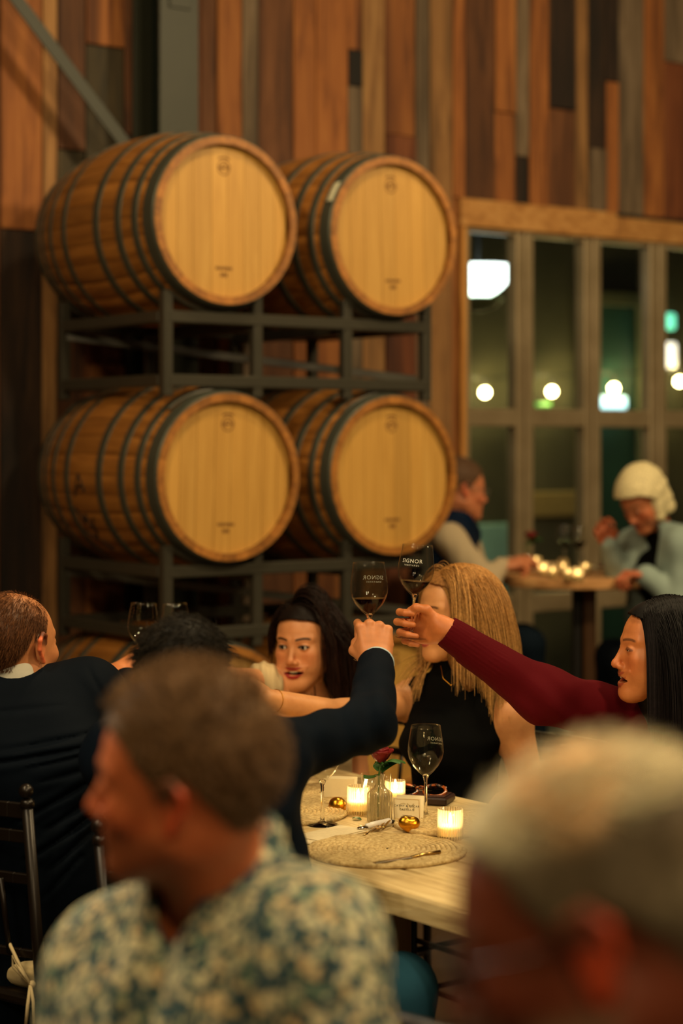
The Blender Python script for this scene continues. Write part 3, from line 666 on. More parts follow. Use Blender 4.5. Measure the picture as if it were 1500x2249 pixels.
def rose(loc, lab, sc=1, tilt=0, vase=None, leaves=True):
    r = empty('rose', loc, lab, 'flower')
    m = MB(); m.tube([(-.003,0,.012),(-.001,0,.06),(.002,0,.11),(.006,0,.135)], .0022, 8); m.build('stem', M_STEM, r, True)
    c = Vector((.007, 0, .152)); rg = random.Random(5)
    for k in range(16):
        ring = 0 if k < 3 else (1 if k < 8 else 2); rad = (.008, .014, .020)[ring]; hgt = (.034, .033, .028)[ring]; a0 = k*2.4; V = []; Fc = []; w_ = (1.5, 1.1, .95)[ring]
        nu, nv = 9, 7
        for layer in (0, .0006):
            for i in range(nv):
                v_ = i/(nv-1)
                for j in range(nu):
                    u_ = (j/(nu-1)-.5)*2; a = a0+u_*w_*(1-.25*v_**3); rr_ = (rad*(.35+.75*math.sin(min(v_*1.9, 1.57)))+.004*ring*max(0, v_-.7)*3)+layer
                    zz = -.016+hgt*(v_-.12*u_*u_*v_)+rg.uniform(-.0006, .0006); V.append(c+Vector((rr_*math.cos(a), rr_*math.sin(a), zz)))
        q = nu*nv
        for i in range(nv-1):
            for j in range(nu-1): p = i*nu+j; Fc += [(p, p+1, p+nu+1, p+nu), (q+p, q+p+nu, q+p+nu+1, q+p+1)]
        for j in range(nu-1): p = (nv-1)*nu+j; Fc += [(p, p+1, q+p+1, q+p)]
        m = MB(); m.add(V, Fc); m.build('petal', M_ROSE, r, True)
    for a, ln, zl, bend in ((.30, .058, .116, .55), (2.7, .036, .108, -.1), (-.5, .05, .125, .5), (1.3, .04, .118, .3)):
        V = []; Fc = []; n = 8
        for layer in (0, .0007):
            for i in range(n):
                f = i/(n-1); wd = .021*math.sin(PI*min(1, f*.92+.06))**.8; x = ln*f+.004
                for s in (-1, 0, 1): p = Vector((x, s*wd, -.004*abs(s)+bend*.04*math.sin(f*2.4)+layer)); V.append(Matrix.Rotation(a, 3, 'Z') @ p+Vector((.003, 0, zl)))
        for i in range(n-1):
            for s in (0, 1): p = i*3+s; Fc += [(p, p+1, p+4, p+3), (3*n+p, 3*n+p+3, 3*n+p+4, 3*n+p+1)]
        m = MB(); m.add(V, Fc); m.build('leaf', M_LEAF, r, True)
    for k in range(5):
        a = k*1.26; m = MB(); m.tube([Vector((.006, 0, .134)), Vector((.006+.012*math.cos(a), .012*math.sin(a), .136)), Vector((.006+.020*math.cos(a), .020*math.sin(a), .128))], [.003, .0025, .0006], 5); m.build('sepal', M_LEAF, r, True)
    r.rotation_euler = (0, tilt, 0); r.scale = (sc,)*3; return r
rose(vloc+Vector((.0, 0, .0)), 'dark red rose with green leaves in the ribbed bud vase', 1.0, -.03)
# tumblers, votives
def tumbler(loc, lab, r=.036, h=.092):
    e = empty('tumbler', loc, lab, 'glass'); m = MB(); m.lathe([(.0001,0),(r*.85,0),(r*.87,.002),(r,h),(r-.0015,h),(r*.87-.002,.007),(.0001,.006)], n=48); m.build('glass_wall', M_GLASS, e, True); return e
tumbler(onT(826, 1787), 'clear straight tumbler just behind the bud vase')
M_FLAME = glow('flame', 'FFD890', 40); M_FLAME2 = glow('far_flame', 'FFD080', 14); M_WAX = plain('candle_wax', 'F6E6B8', .4, 0, 0, 10, Subsurface_Weight=.6) if False else None
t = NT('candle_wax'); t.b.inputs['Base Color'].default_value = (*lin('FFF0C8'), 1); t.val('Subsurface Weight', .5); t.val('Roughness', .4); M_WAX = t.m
t.b.inputs['Emission Color'].default_value = (*lin('FFC860'), 1); t.b.inputs['Emission Strength'].default_value = .9  # wax emits by itself, standing in for the flame shining through it
M_WAX2 = plain('far_candle_wax', 'EAD8A8', .5)
M_HOLD = thin_glass('frosted_ribbed_glass', (.95,.93,.86), .05, .5, 2.2, .08, .36, ribs=28)
def votive(loc, lab, r=.0275, h=.066, pw=.5, rib=30, near=True, group='lit votive candles on the dining table'):
    e = empty('votive_candle', loc, lab, 'candle', group)
    m = MB(); m.lathe([(.0001,0),(r*.92,0),(r,.003),(r,h),(r-.0022,h),(r-.0025,.008),(.0001,.007)], n=rib*4 if near else 20, wave=(lambda a, z: .02*math.cos(rib*a) if .003 <= z < h*.8 else 0) if near else None); m.build('holder', M_HOLD, e, True)
    m = MB(); m.lathe([(.0001,.0085),(r-.0045,.0085),(r-.0045,.030),(.004,.029),(.0001,.029)], n=24); m.build('wax', M_WAX if near else M_WAX2, e)
    m = MB(); m.lathe([(.0001,.030),(.0038,.036),(.0046,.041),(.003,.049),(.0001,.058)] if near else [(.0001,.031),(.005,.036),(.005,.042),(.0001,.05)], n=12); m.build('flame', M_FLAME if near else M_FLAME2, e, True)
    if pw:
        l = bpy.data.lights.new('candle_light', 'POINT'); l.energy = pw; l.color = (1, .66, .27); l.shadow_soft_size = .012; lo = bpy.data.objects.new('candle_light', l); C.objects.link(lo); lo.location = Vector(loc)+Vector((0, 0, .047))
    return e
votive(onT(787, 1787), 'lit ribbed votive candle left of the bud vase', .026, .064)
votive(onT(989, 1843), 'lit ribbed votive candle at the right rim of the round placemat', .0275, .066)
votive(onT(868, 1765), 'lit votive candle hidden behind the bud vase', .024, .055)
# gold hearts
def gold_heart(loc, lab, sc=1, rz=0, lie=0):
    p = P(); p.ell((-.011,0,.017), (.016,.014,.016), .004).ell((.011,0,.015), (.015,.014,.015), .004).cone((0,0,.012),(.0,.0,.004), .016,.012,.01)
    V, Fc = sdf(p, .0016, (-.035,-.03,-.01), (.035,.03,.04)); V[:, 2] -= V[:, 2].min()
    o = mesh('gold_ornament', V, Fc, M_GOLD); o.location = loc; o.rotation_euler = (0, 0, rz); o.scale = (sc,)*3; tag(o, lab, 'ornament'); return o
def gold_dome(loc, lab, sc=1):
    m = MB(); m.lathe([(.0001,0),(.018,0),(.0205,.003),(.0213,.010),(.020,.018),(.0165,.025),(.010,.030),(.0001,.032)], n=32); o = m.build('gold_ornament', M_GOLD, None, True); o.location = loc; o.scale = (sc,)*3; tag(o, lab, 'ornament')
gold_dome(onT(741, 1780), 'gold foil dome left of the candles, beside the blank card', 1.0)
gold_heart(onT(899, 1829), 'gold foil heart lying in front of the place card', .92, .25)
# cards
def card(loc, w_, h_, yaw, lab, textlines=None, name='place_card', lean=.16):
    e = empty(name, loc, lab, 'card'); R = Matrix.Rotation(yaw, 4, 'Z')
    for s, nm in ((-1, 'front_leaf'), (1, 'back_leaf')):
        m = MB(); m.box((0, 0, h_/2), (w_, .0008, h_)); o = m.build(nm, M_CARD, e); o.rotation_euler = (s*lean*-1, 0, 0); o.location = (0, s*h_*math.sin(lean), 0)
        if s == -1 and textlines:
            for body, size, z in textlines:
                V, Fc = text_verts(body, size, .0001, spacing=1.2); tm = MB(); tm.add([(v.x, -.0008, z+v.y) for v in V], Fc); k = tm.build('lettering', M_INK, o); k['kind'] = 'stuff'
            fr_ = MB(); a, b = w_/2-.003, h_-.003
            for c_, sz in (((0, -.0006, .003), (w_-.006, .0004, .0006)), ((0, -.0006, b), (w_-.006, .0004, .0006)), ((-a, -.0006, h_/2), (.0006, .0004, h_-.006)), ((a, -.0006, h_/2), (.0006, .0004, h_-.006))): fr_.box(c_, sz)
            fr_.build('border', M_BRASS, o)['kind'] = 'stuff'
            tm = MB(); V, Fc = text_verts('CM', .026, .00005); tm.add([(v.x, -.0006, h_*.62+v.y) for v in V], Fc); k = tm.build('monogram', plain('pale_ink', 'EADFBA', .8), o); k['kind'] = 'stuff'
            fr_ = MB(); fr_.box((0, -.0007, h_*.30), (.022, .0003, .0006)); fr_.box((0, -.0007, h_*.24), (.03, .0003, .0004)); fr_.build('rule', M_INK, o)['kind'] = 'stuff'
    e.rotation_euler = (0, 0, yaw); return e
card(onT(897, 1805), .064, .058, -.28, 'cream place card with two names in front of the empty wine glass', [('CATHY & OSCAR', .0066, .039), ('CASTILLO', .0066, .0305)])
card(onT(748, 1758), .075, .056, -.22, 'plain cream card standing behind the gold dome', None, 'menu_card')
# placemats: coiled rope rounds
def placemat(loc, lab, r=.165, turns=15, group='round woven placemats', near=True):
    e = empty('placemat', loc, lab, 'placemat', group); K = turns*(36 if near else 16); V = []; Fc = []; n = 6; pr = .0062
    for k in range(K+1):
        a = 2*PI*turns*k/K; R_ = .006+(r-.006)*k/K; bumpy = 1+.30*math.sin(k*1.9)
        for j in range(n):
            b = 2*PI*j/n; q = R_+pr*math.cos(b)*1.02; V.append((q*math.cos(a), q*math.sin(a), .005+pr*bumpy*math.sin(b)*(.9)))
    for k in range(K):
        for j in range(n): Fc.append((k*n+j, k*n+(j+1)%n, (k+1)*n+(j+1)%n, (k+1)*n+j))
    m = MB(); m.add(V, Fc); m.build('coil', M_WOVEN, e, True); m = MB(); m.lathe([(.0001,.001),(r,.001),(r,.006),(.0001,.006)], n=40); m.build('backing', M_WOVEN, e); return e
placemat(onT(846, 1872), 'round coiled woven placemat at the front corner of the table, knife on it')
placemat(onT(625, 1790), 'round woven placemat half hidden by the navy sleeve', .14)
placemat(onT(700, 1748), 'woven placemat at the far side behind the blank card', .13)
placemat(onT(1010, 1812), 'woven placemat under the right votive candle, mostly hidden', .15)
# cutlery
def R2(a): return Matrix.Rotation(a, 4, 'Z')
def between(px0, py0, px1, py1, z=.0): a = on_plane(px0, py0, TZ+z); b = on_plane(px1, py1, TZ+z); d = b-a; return (a+b)/2, math.atan2(d.y, d.x), d.length
c_, a_, L = between(797, 1840, 850, 1806, .006)
fk = empty('fork', Vector((c_.x, c_.y, TZ+.004)), 'gold fork beside the white handled knife', 'fork'); fk.rotation_euler.z = a_; fk.scale = (1.15, 1.3, 1.3); L = .15
m = MB(); m.tube([(-L*.62, 0, .001), (-L*.3, 0, .003), (0, 0, .004)], [.0035, .0028, .0022], 8); m.build('handle', M_BRASS, fk, True)
m = MB(); m.bar((0, 0, .004), (.022, 0, .003), .014, .0018, bev=.0006)
for k in range(4): m.bar((.02, -.009+.006*k, .003), (.062, -.010+.0066*k, .009), .0036, .002, bev=.0005)
m.build('tines', M_BRASS, fk)
c_, a_, L = between(775, 1826, 872, 1806, .006)
kn = empty('spreader_knife', Vector((c_.x, c_.y, TZ+.005)), 'spreader knife with white marbled handle and steel tip', 'knife'); kn.rotation_euler.z = a_
M_STEELP = plain('polished_steel', 'C8C4BC', .15, 1)
m = MB(); m.tube([(-.028, 0, .006), (0, 0, .0065), (.045, 0, .0065), (.05, 0, .006)], [.006, .0075, .008, .005], 12); m.build('handle', plain('white_marble', 'E8E4DA', .25), kn, True)
m = MB(); m.ball((-.04, 0, .005), .012, 12, 8, (1.3, .9, .35)); m.build('blade', M_STEELP, kn, True)
m = MB(); m.tube([(.05, 0, .006), (.062, 0, .005)], [.005, .003], 10); m.build('ferrule', plain('dark_ferrule', '2A2622', .3, .6), kn, True)
c_, a_, L = between(822, 1895, 966, 1872, .012)
kn = empty('table_knife', Vector((c_.x, c_.y, TZ+.012)), 'slim table knife lying across the front placemat', 'knife'); kn.rotation_euler.z = a_
m = MB(); m.bar((-L/2, 0, 0), (.01, 0, 0), .011, .0016, bev=.0006); m.build('blade', M_STEELP, kn); m = MB(); m.tube([(.01, 0, 0), (L*.3, 0, .001), (L/2, 0, .001)], [.003, .0035, .0045], 8); m.build('handle', M_BRASS, kn, True)
c_, a_, L = between(672, 1852, 800, 1822, .002)
m = MB(); m.box((0, 0, .003), (.19, .085, .004), None, .0015); m.box((.01, -.002, .0062), (.16, .078, .002), None, .0008); o = m.build('napkin', M_NAP); o.location = Vector((c_.x-.02, c_.y+.01, TZ)); o.rotation_euler.z = a_; tag(o, 'folded cream linen napkin left of the fork', 'napkin')
c_ = onT(794, 1802)
V = []; Fc = []; n = 7
for l_ in (0, .0006):
    for i in range(n):
        f = i/(n-1); wd = .009*math.sin(PI*min(1, f*.95+.03))
        for s in (-1, 0, 1): V.append((.024*f, s*wd, .003+.004*math.sin(f*3)-.002*abs(s)+l_))
for i in range(n-1):
    for s in (0, 1): p = i*3+s; Fc += [(p, p+1, p+4, p+3), (21+p, 21+p+3, 21+p+4, 21+p+1)]
m = MB(); m.add(V, Fc); o = m.build('fallen_leaf', M_LEAF, None, True); o.location = c_; o.rotation_euler.z = 2.6; tag(o, 'small green leaf fallen at the foot of the bud vase', 'leaf')
# clutch and tortoiseshell sunglasses
t = NT('tortoiseshell'); v = t.coord(); t.base(t.ramp(t.noise(v, 60, 2, .5, 1), [(.45, '120805'), (.55, '8A4212')])); t.val('Roughness', .18); M_TORT = t.m
c_ = onT(935, 1762); 
e = empty('wallet', c_, 'dark brown leather wallet behind the empty wine glass', 'wallet'); e.rotation_euler.z = -.32
m = MB(); m.box((0, 0, .010), (.125, .085, .018), None, .004); m.build('body', plain('dark_leather', '2A1410', .4, 0, .2, 200), e); m = MB(); m.box((0, -.0005, .0205), (.11, .07, .002), None, .0008); m.build('flap', plain('leather_flap', '3A1E16', .4, 0, .2, 200), e)
e = empty('sunglasses', c_+Vector((-.012, 0, .022)), 'tortoiseshell sunglasses folded on the leather wallet', 'sunglasses'); e.rotation_euler.z = -.1
for s in (-1, 1):
    m = MB(); m.tube([(s*.034+.026*math.cos(a), .021*math.sin(a)*.9, .006+.010*math.sin(a)) for a in np.linspace(0, 2*PI, 25)], .0042, 7, False); m.build('rim', M_TORT, e, True)
    m = MB(); m.lathe([(.0001, 0), (.023, 0), (.023, .0014), (.0001, .0014)], n=24); o = m.build('lens', thin_glass('smoke_lens', (.3,.25,.2), .06, .6), e); o.rotation_euler.x = .45; o.location = (s*.034, 0, .006)
    m = MB(); m.tube([(s*.06, .004, .012), (s*.055, .03, .006), (-s*.02, .036+.004*s, .006+.002*s)], [.004, .003, .0025], 7); m.build('temple', M_TORT, e, True)
m = MB(); m.tube([(-.010, .006, .012), (0, .009, .014), (.010, .006, .012)], .003, 7); m.build('bridge', M_TORT, e, True)
# ------------------------------------------------------------------ bar table by the window
bc = at(1268, 1264, 8.25); BZ = bc.z
bt = empty('bar_table', (bc.x, bc.y, 0), 'tall round wooden bar table by the window', 'table')
M_BTOP = wood('bar_table_wood', [(.3, '8C5E34'), (.5, 'B78652'), (.7, 'CB9C66')], sc=(2, 9, 9), knots=False, rnd=.05)
m = MB(); m.lathe([(.0001, BZ), (.308, BZ), (.315, BZ-.008), (.315, BZ-.034), (.303, BZ-.04), (.0001, BZ-.04)], n=56); o = m.build('tabletop', M_BTOP, bt); smoothflag(o, 40)
m = MB(); m.box((.05, 0, BZ/2-.02), (.055, .055, BZ-.05), None, .006); m.build('post', plain('bronze_post', '5A3A1C', .45, .3), bt)
m = MB(); m.box((-.0, .02, BZ/2-.02), (.04, .05, BZ-.05), None, .006); m.build('post', plain('black_post', '14100C', .5, .2), bt)
m = MB(); m.lathe([(.0001, 0), (.24, 0), (.24, .012), (.05, .03), (.0001, .03)], n=40); m.build('base', plain('black_base', '14110E', .5, .3), bt)
def onB(px, py):
    return on_plane(px, py, BZ)
M_PLATE = plain('cream_stoneware', 'D8C8A0', .4); M_SAUCE = plain('braised_meat', '4A160C', .4, 0, .5, 60)
def plate(px, py, lab, food, r=.10):
    p = onB(px, py); e = empty('plate', p, lab, 'plate', 'plates on the bar table'); m = MB(); m.lathe([(.0001, 0), (r*.6, 0), (r, .012), (r, .015), (r*.62, .005), (.0001, .004)], n=32); m.build('dish', M_PLATE, e, True)
    f = tag(mesh('food_portion', *sdf(P().ell((0,0,.014), (.052,.036,.014), .01).ell((.02,.015,.02), (.02,.02,.012), .01), .004, (-.07,-.06,-.01), (.07,.06,.05), disp=lambda X: .003*nz(X, 90, 1)), food), food_lab := None, None) if False else mesh('food_portion', *sdf(P().ell((0,0,.014), (.052,.036,.014), .01).ell((.02,.015,.02), (.02,.02,.012), .01), .004, (-.07,-.06,-.01), (.07,.06,.05), disp=lambda X: .003*nz(X, 90, 1)), food)
    f.location = p+Vector((0, 0, .002)); tag(f, 'portion of dark braised food on the plate '+lab.split(' plate ')[1], 'food', 'food on the bar table'); return e
plate(1172, 1256, 'cream plate on the left of the bar table', M_SAUCE, .085)
plate(1336, 1252, 'cream plate in front of the white-haired woman', M_SAUCE, .09)
for i, (px, py, h) in enumerate(((1194, 1266, .06), (1214, 1272, .07), (1237, 1262, .07), (1248, 1275, .055), (1269, 1279, .06), (1178, 1247, .05), (1286, 1262, .05))):
    votive(onB(px, py), 'lit votive candle on the bar table, '+('leftmost of the front row', 'tall and second from the left', 'behind the middle of the row', 'dimmer, right of the table post', 'brightest, at the front edge', 'small, beside the left plate', 'small, before the right plate')[i], .022, h, .10 if i in (0, 4) else 0, 12, False, 'lit votive candles on the bar table')
for px, py, lab, wn in ((1240, 1250, 'wine glass on the bar table behind the middle candle', .035), (1272, 1252, 'wine glass on the bar table right of the middle, half full', .035), (1348, 1258, 'wine glass at the right of the bar table by the food plate', .02)):
    wine_glass(onB(px, py), lab, wine=wn, sc=.93, group='wine glasses on the bar table')
p = onB(1158, 1252); e = empty('bud_vase', p, 'small glass bud vase with a rose on the bar table', 'vase'); m = MB(); m.lathe([(.0001,0),(.025,0),(.027,.06),(.012,.075),(.012,.095),(.010,.095),(.010,.076),(.024,.058),(.023,.004),(.0001,.004)], n=24); m.build('glass_body', M_GLASS, e, True)
rr_ = rose(p, 'bright red rose on the bar table by the window', 1.0, .05)
rr2 = None
# ------------------------------------------------------------------ people
def skinmat(name, rough=.48):
    t = NT(name); a = t.new('ShaderNodeVertexColor'); a.layer_name = 'Col'; v = t.coord(); n = t.noise(v, 38, 5)
    t.base(t.mix(a.outputs[0], t.ramp(n, [(.3, (.86,.80,.78)), (.7, (1.0,1.0,1.0))]), 1.0, 'MULTIPLY')); t.val('Roughness', rough); t.val('Subsurface Weight', .12)
    t.b.inputs['Subsurface Radius'].default_value = (.012, .005, .003); t.b.inputs['Subsurface Scale'].default_value = 1.0
    t.bump(t.noise(v, 420, 3), .12, .001); return t.m
M_SKIN = skinmat('skin')
def hairmat(name, rough=.55, spec=.12):
    t = NT(name); a = t.new('ShaderNodeVertexColor'); a.layer_name = 'Col'; v = t.coord(); n = t.noise(v, 160, 3)
    t.base(t.mix(a.outputs[0], t.ramp(n, [(.3, (.6,.6,.6)), (.7, (1.25,1.25,1.25))]), 1.0, 'MULTIPLY')); t.val('Roughness', rough); t.val('Specular IOR Level', spec); return t.m
M_HAIR = hairmat('hair_strands')
t = NT('eyeball'); a = t.new('ShaderNodeVertexColor'); a.layer_name = 'Col'; a.layer_name = 'Col'; t.base(a.outputs[0]); t.val('Roughness', .12); M_EYE = t.m
M_TEETH = plain('teeth', 'E6DCC6', .25)
def mixc(a, b, f): f = np.clip(f, 0, 1)[:, None]; return a*(1-f)+np.array(b)*f
def sst(e0, e1, x): t_ = np.clip((x-e0)/(e1-e0), 0, 1); return t_*t_*(3-2*t_)
HLX = np.array([0, 35, 50, 62, 74, 84, 96, 112, 140, 180.])
def hairline(phi, low=0, front=0):
    y = np.array([.087, .076, .060, .034, .0, .004, .032, -.006, -.045, -.056])
    return np.interp(phi, HLX, y+np.array([front, front, front, front*.6, low*.3, low*.3, 0, low, low, low]))
def phi_of(L): return np.degrees(np.arctan2(np.abs(L[..., 0]), L[..., 1]+.018))
def head_prims(p, fem=False, smile=0, eyeopen=1.0, nose=1.0, jaw=1.0, ears=True):
    p.ell((0,-.020,.034), (.075,.094,.085), .02).ell((0,.032,.022), (.060,.056,.070), .03).ell((0,.030,-.034), (.056*jaw,.056,.072), .03)
    p.cone((.050*jaw,-.004,-.052), (.016,.070,-.098), .019*jaw, .015, .03, sym=True).ell((0,.078,-.099), (.019*jaw,.016,.015), .02).cone((0,.0,-.045), (0,.055,-.082), .042, .026, .03)
    p.ell((.042,.058,-.022+.004*smile), (.021,.021+.003*smile,.020), .018, sym=True)
    p.ell((.031,.102,.005), (.016,.016,.012), .016, 's', sym=True)
    p.cone((.010,.0845,.024), (.047,.064,.025), .0085 if not fem else .006, .006, .014, sym=True)
    p.cone((0,.083,.014), (0,.104,-.026), .0068, .0088*nose, .012).ell((0,.105,-.032), (.0105*nose,.0115*nose,.009), .008).ell((.0115,.097,-.036), (.0065,.009,.0065), .005, sym=True).ell((.0062,.102,-.0425), (.0032,.005,.003), .003, 's', sym=True)
    p.ell((0,.080,-.058), (.030,.014,.022), .016)
    if fem: p.ell((.036,.046,-.046), (.026,.032,.030), .022, sym=True)
    r = .0042 if fem else .0036; c = .0125*smile; w_ = .0235+(.0110 if fem else .0075)*smile; g = .0012+.0035*max(0, smile-.4)
    p.chain([(0,.0935,-.0585+g), (.010,.0915,-.0575+g), (w_,.0775+(.0035 if fem else -.004)*smile,-.0625+c)], [r, r*.95, r*.6], .005, sym=True)
    p.chain([(0,.0925,-.0695-g*2.0), (.010,.0905,-.0685-g*1.9), ((w_+.01)*.5,.0875,-.067-g+c*.35), (w_,.0770+(.0035 if fem else -.004)*smile,-.0635+c)], [r*1.15, r*1.05, r*.9, r*.5], .005, sym=True)
    if smile > .4: p.ell((0,.092,-.0640-g*.5), (w_*.82,.020,.0022+g*.9), .002, 's')
    else: p.ell((0,.098,-.0645), (w_*.9,.008,.0007), .002, 's')
    p.ell((.031,.0752,.004), (.0152,.0140,.0128), .004, sym=True)
    p.ell((.031,.0935,.0032), (.0128,.0140,.0048*eyeopen), .0012, 's', sym=True)
    if ears:
        p.ell((.077,-.010,-.002), (.0055,.016,.030), .006, sym=True, R=None)
        p.chain([(.079,.006,.008), (.083,.001,.026), (.0885,-.014,.031), (.091,-.027,.018), (.088,-.026,-.002), (.083,-.014,-.018), (.080,-.006,-.030)], [.0032,.0042,.0046,.0044,.004,.004,.0058], .004, sym=True)
        p.ell((.088,-.006,-.002), (.0065,.009,.014), .004, 's', sym=True)
    return p
def face_paint(L, base, lip='B0443A', brow='3A2416', browk=1, smile=0, stubble=None, blush=.25, hairtone=None, thin=None, ear=None, lash=0, ears=True, hl=(0,0)):
    x, y, z = np.abs(L[:, 0]), L[:, 1], L[:, 2]; c = np.repeat(np.array(base, np.float32)[None], len(L), 0)
    red = np.array(base)*np.array([1.06,.62,.55])
    c = mixc(c, red, blush*sst(.035, .010, np.sqrt((x-.042)**2+(z+.026)**2))*(y > .02)+blush*.8*sst(.02, .006, np.sqrt(x**2+(z+.032)**2))*(y > .09))
    if ears: c = mixc(c, red*np.array([1.1,.8,.8]), sst(.078, .086, x)*.75)
    if ear is not None: c = mixc(c, ear, sst(.077, .082, x)*(z < .04))  # ear tinted as if light came through from behind
    if stubble is not None: c = mixc(c, stubble[0], stubble[1]*sst(-.030, -.055, z-.3*np.clip(y-.05, -.03, .03)*0)*sst(-.03, .01, y)*(1-sst(.045, .04, np.abs(z+.06)*1.0)*0))
    if hairtone is not None:
        ph = phi_of(L); h = sst(-.004, .008, z-hairline(ph, *hl)); k = hairtone[1]*h
        if thin is not None: k = k*(1-thin[1]*sst(thin[2], thin[2]*.45, np.linalg.norm(L-np.array(thin[0]), axis=1)))
        c = mixc(c, hairtone[0], k)
    cz = .0125*smile; zz = -.0635+cz*(x/.0275)**2; w_ = .0255+.0105*smile
    g = .0012+.0035*max(0, smile-.4)
    cs = .0125*smile; wp = .0235+.0110*smile
    def pd(pts, q):
        d = np.full(len(L), 9.); Q = np.stack([x, y*.25, z], -1)
        for a, b, ra, rb in zip(pts, pts[1:], q, q[1:]):
            a = np.array(a)*[1,.25,1]; b = np.array(b)*[1,.25,1]; ab = b-a; h = np.clip(((Q-a)@ab)/(ab@ab), 0, 1); d = np.minimum(d, np.linalg.norm(Q-a-h[:, None]*ab, axis=1)-(ra+(rb-ra)*h))
        return d
    du = pd([(0,.0955,-.0580+g), (.010,.0930,-.0570+g), (wp,.0785-.007*smile,-.0620+cs)], (.0042,.0042,.0012)); dl_ = pd([(0,.0945,-.0700-g*2.0), (.010,.0925,-.0690-g*1.9), ((wp+.01)*.5,.0870-.003*smile,-.067-g+cs*.35), (wp,.078-.007*smile,-.0630+cs)], (.0052,.0048,.0044,.0012))
    lipm = sst(.0008, -.0008, np.minimum(du, dl_))*(y > .058)
    c = mixc(c, lin(lip), lipm)
    c = mixc(c, (.03,.01,.01), sst(w_, w_-.004, x)*sst(.0016+g*.8, .0006+g*.5, np.abs(z-zz+g*.5))*(y > .06)*(1 if smile <= .4 else .0)+(smile > .4)*sst(.0865, .0845, y)*(y > .05)*sst(.022, .018, x)*sst(.008, .006, np.abs(z+.064)))
    zb = .0245+.0035*np.sin(np.clip((x-.012)/.036, 0, 1)*2.6)-.10*np.clip(x-.040, 0, 1)
    c = mixc(c, lin(brow), browk*sst(.0040, .0020, np.abs(z-zb))*sst(.010, .014, x)*sst(.053, .046, x)*(y > .045))
    e = ((x-.031)/.0150)**2+((z-.0035)/.0072)**2
    c = mixc(c, np.array(base)*np.array([.45,.33,.3]), (.35+.5*lash)*sst(1.35, .9, e)*(z > .003-.002)*(y > .06))
    if lash: c = mixc(mixc(c, (.02,.012,.01), lash*sst(1.22, 1.0, e)*(z > .0030)*(y > .066)), (.05,.025,.02), .6*lash*sst(.86, .70, e)*(z <= .0035)*(y > .066))
    return c
def put_eyes(par, o, R, sc, gaze=(0,1,0), iris='2A1608'):
    g = np.array(gaze, float); g /= np.linalg.norm(g); n, m_ = 40, 28; V = []; Fc = []
    a = np.cross(g, [0,0,1.]); a /= np.linalg.norm(a); b = np.cross(a, g)
    th = [0]+list(np.linspace(.0, 1, m_)[1:]**1.4*PI*.62)
    for t_ in th:
        for j in range(n): q = 2*PI*j/n; V.append(.0128*(math.cos(t_)*g+math.sin(t_)*(math.cos(q)*a+math.sin(q)*b)))
    for k in range(len(th)-1):
        for j in range(n): Fc.append((k*n+j, (k+1)*n+j, (k+1)*n+(j+1)%n, k*n+(j+1)%n))
    V = np.array(V); ang = np.repeat(th, n); col = np.repeat(np.array([[.72,.66,.60]]), len(V), 0); col = mixc(col, lin(iris), sst(.56, .51, ang)); col = mixc(col, (.004,.003,.003), sst(.26, .22, ang))
    for s in (-1, 1):
        Lc = V*.99+np.array([s*.031, .0752, .004]); mesh('eye', (Lc*sc)@R+o, Fc, M_EYE, par, True, col)
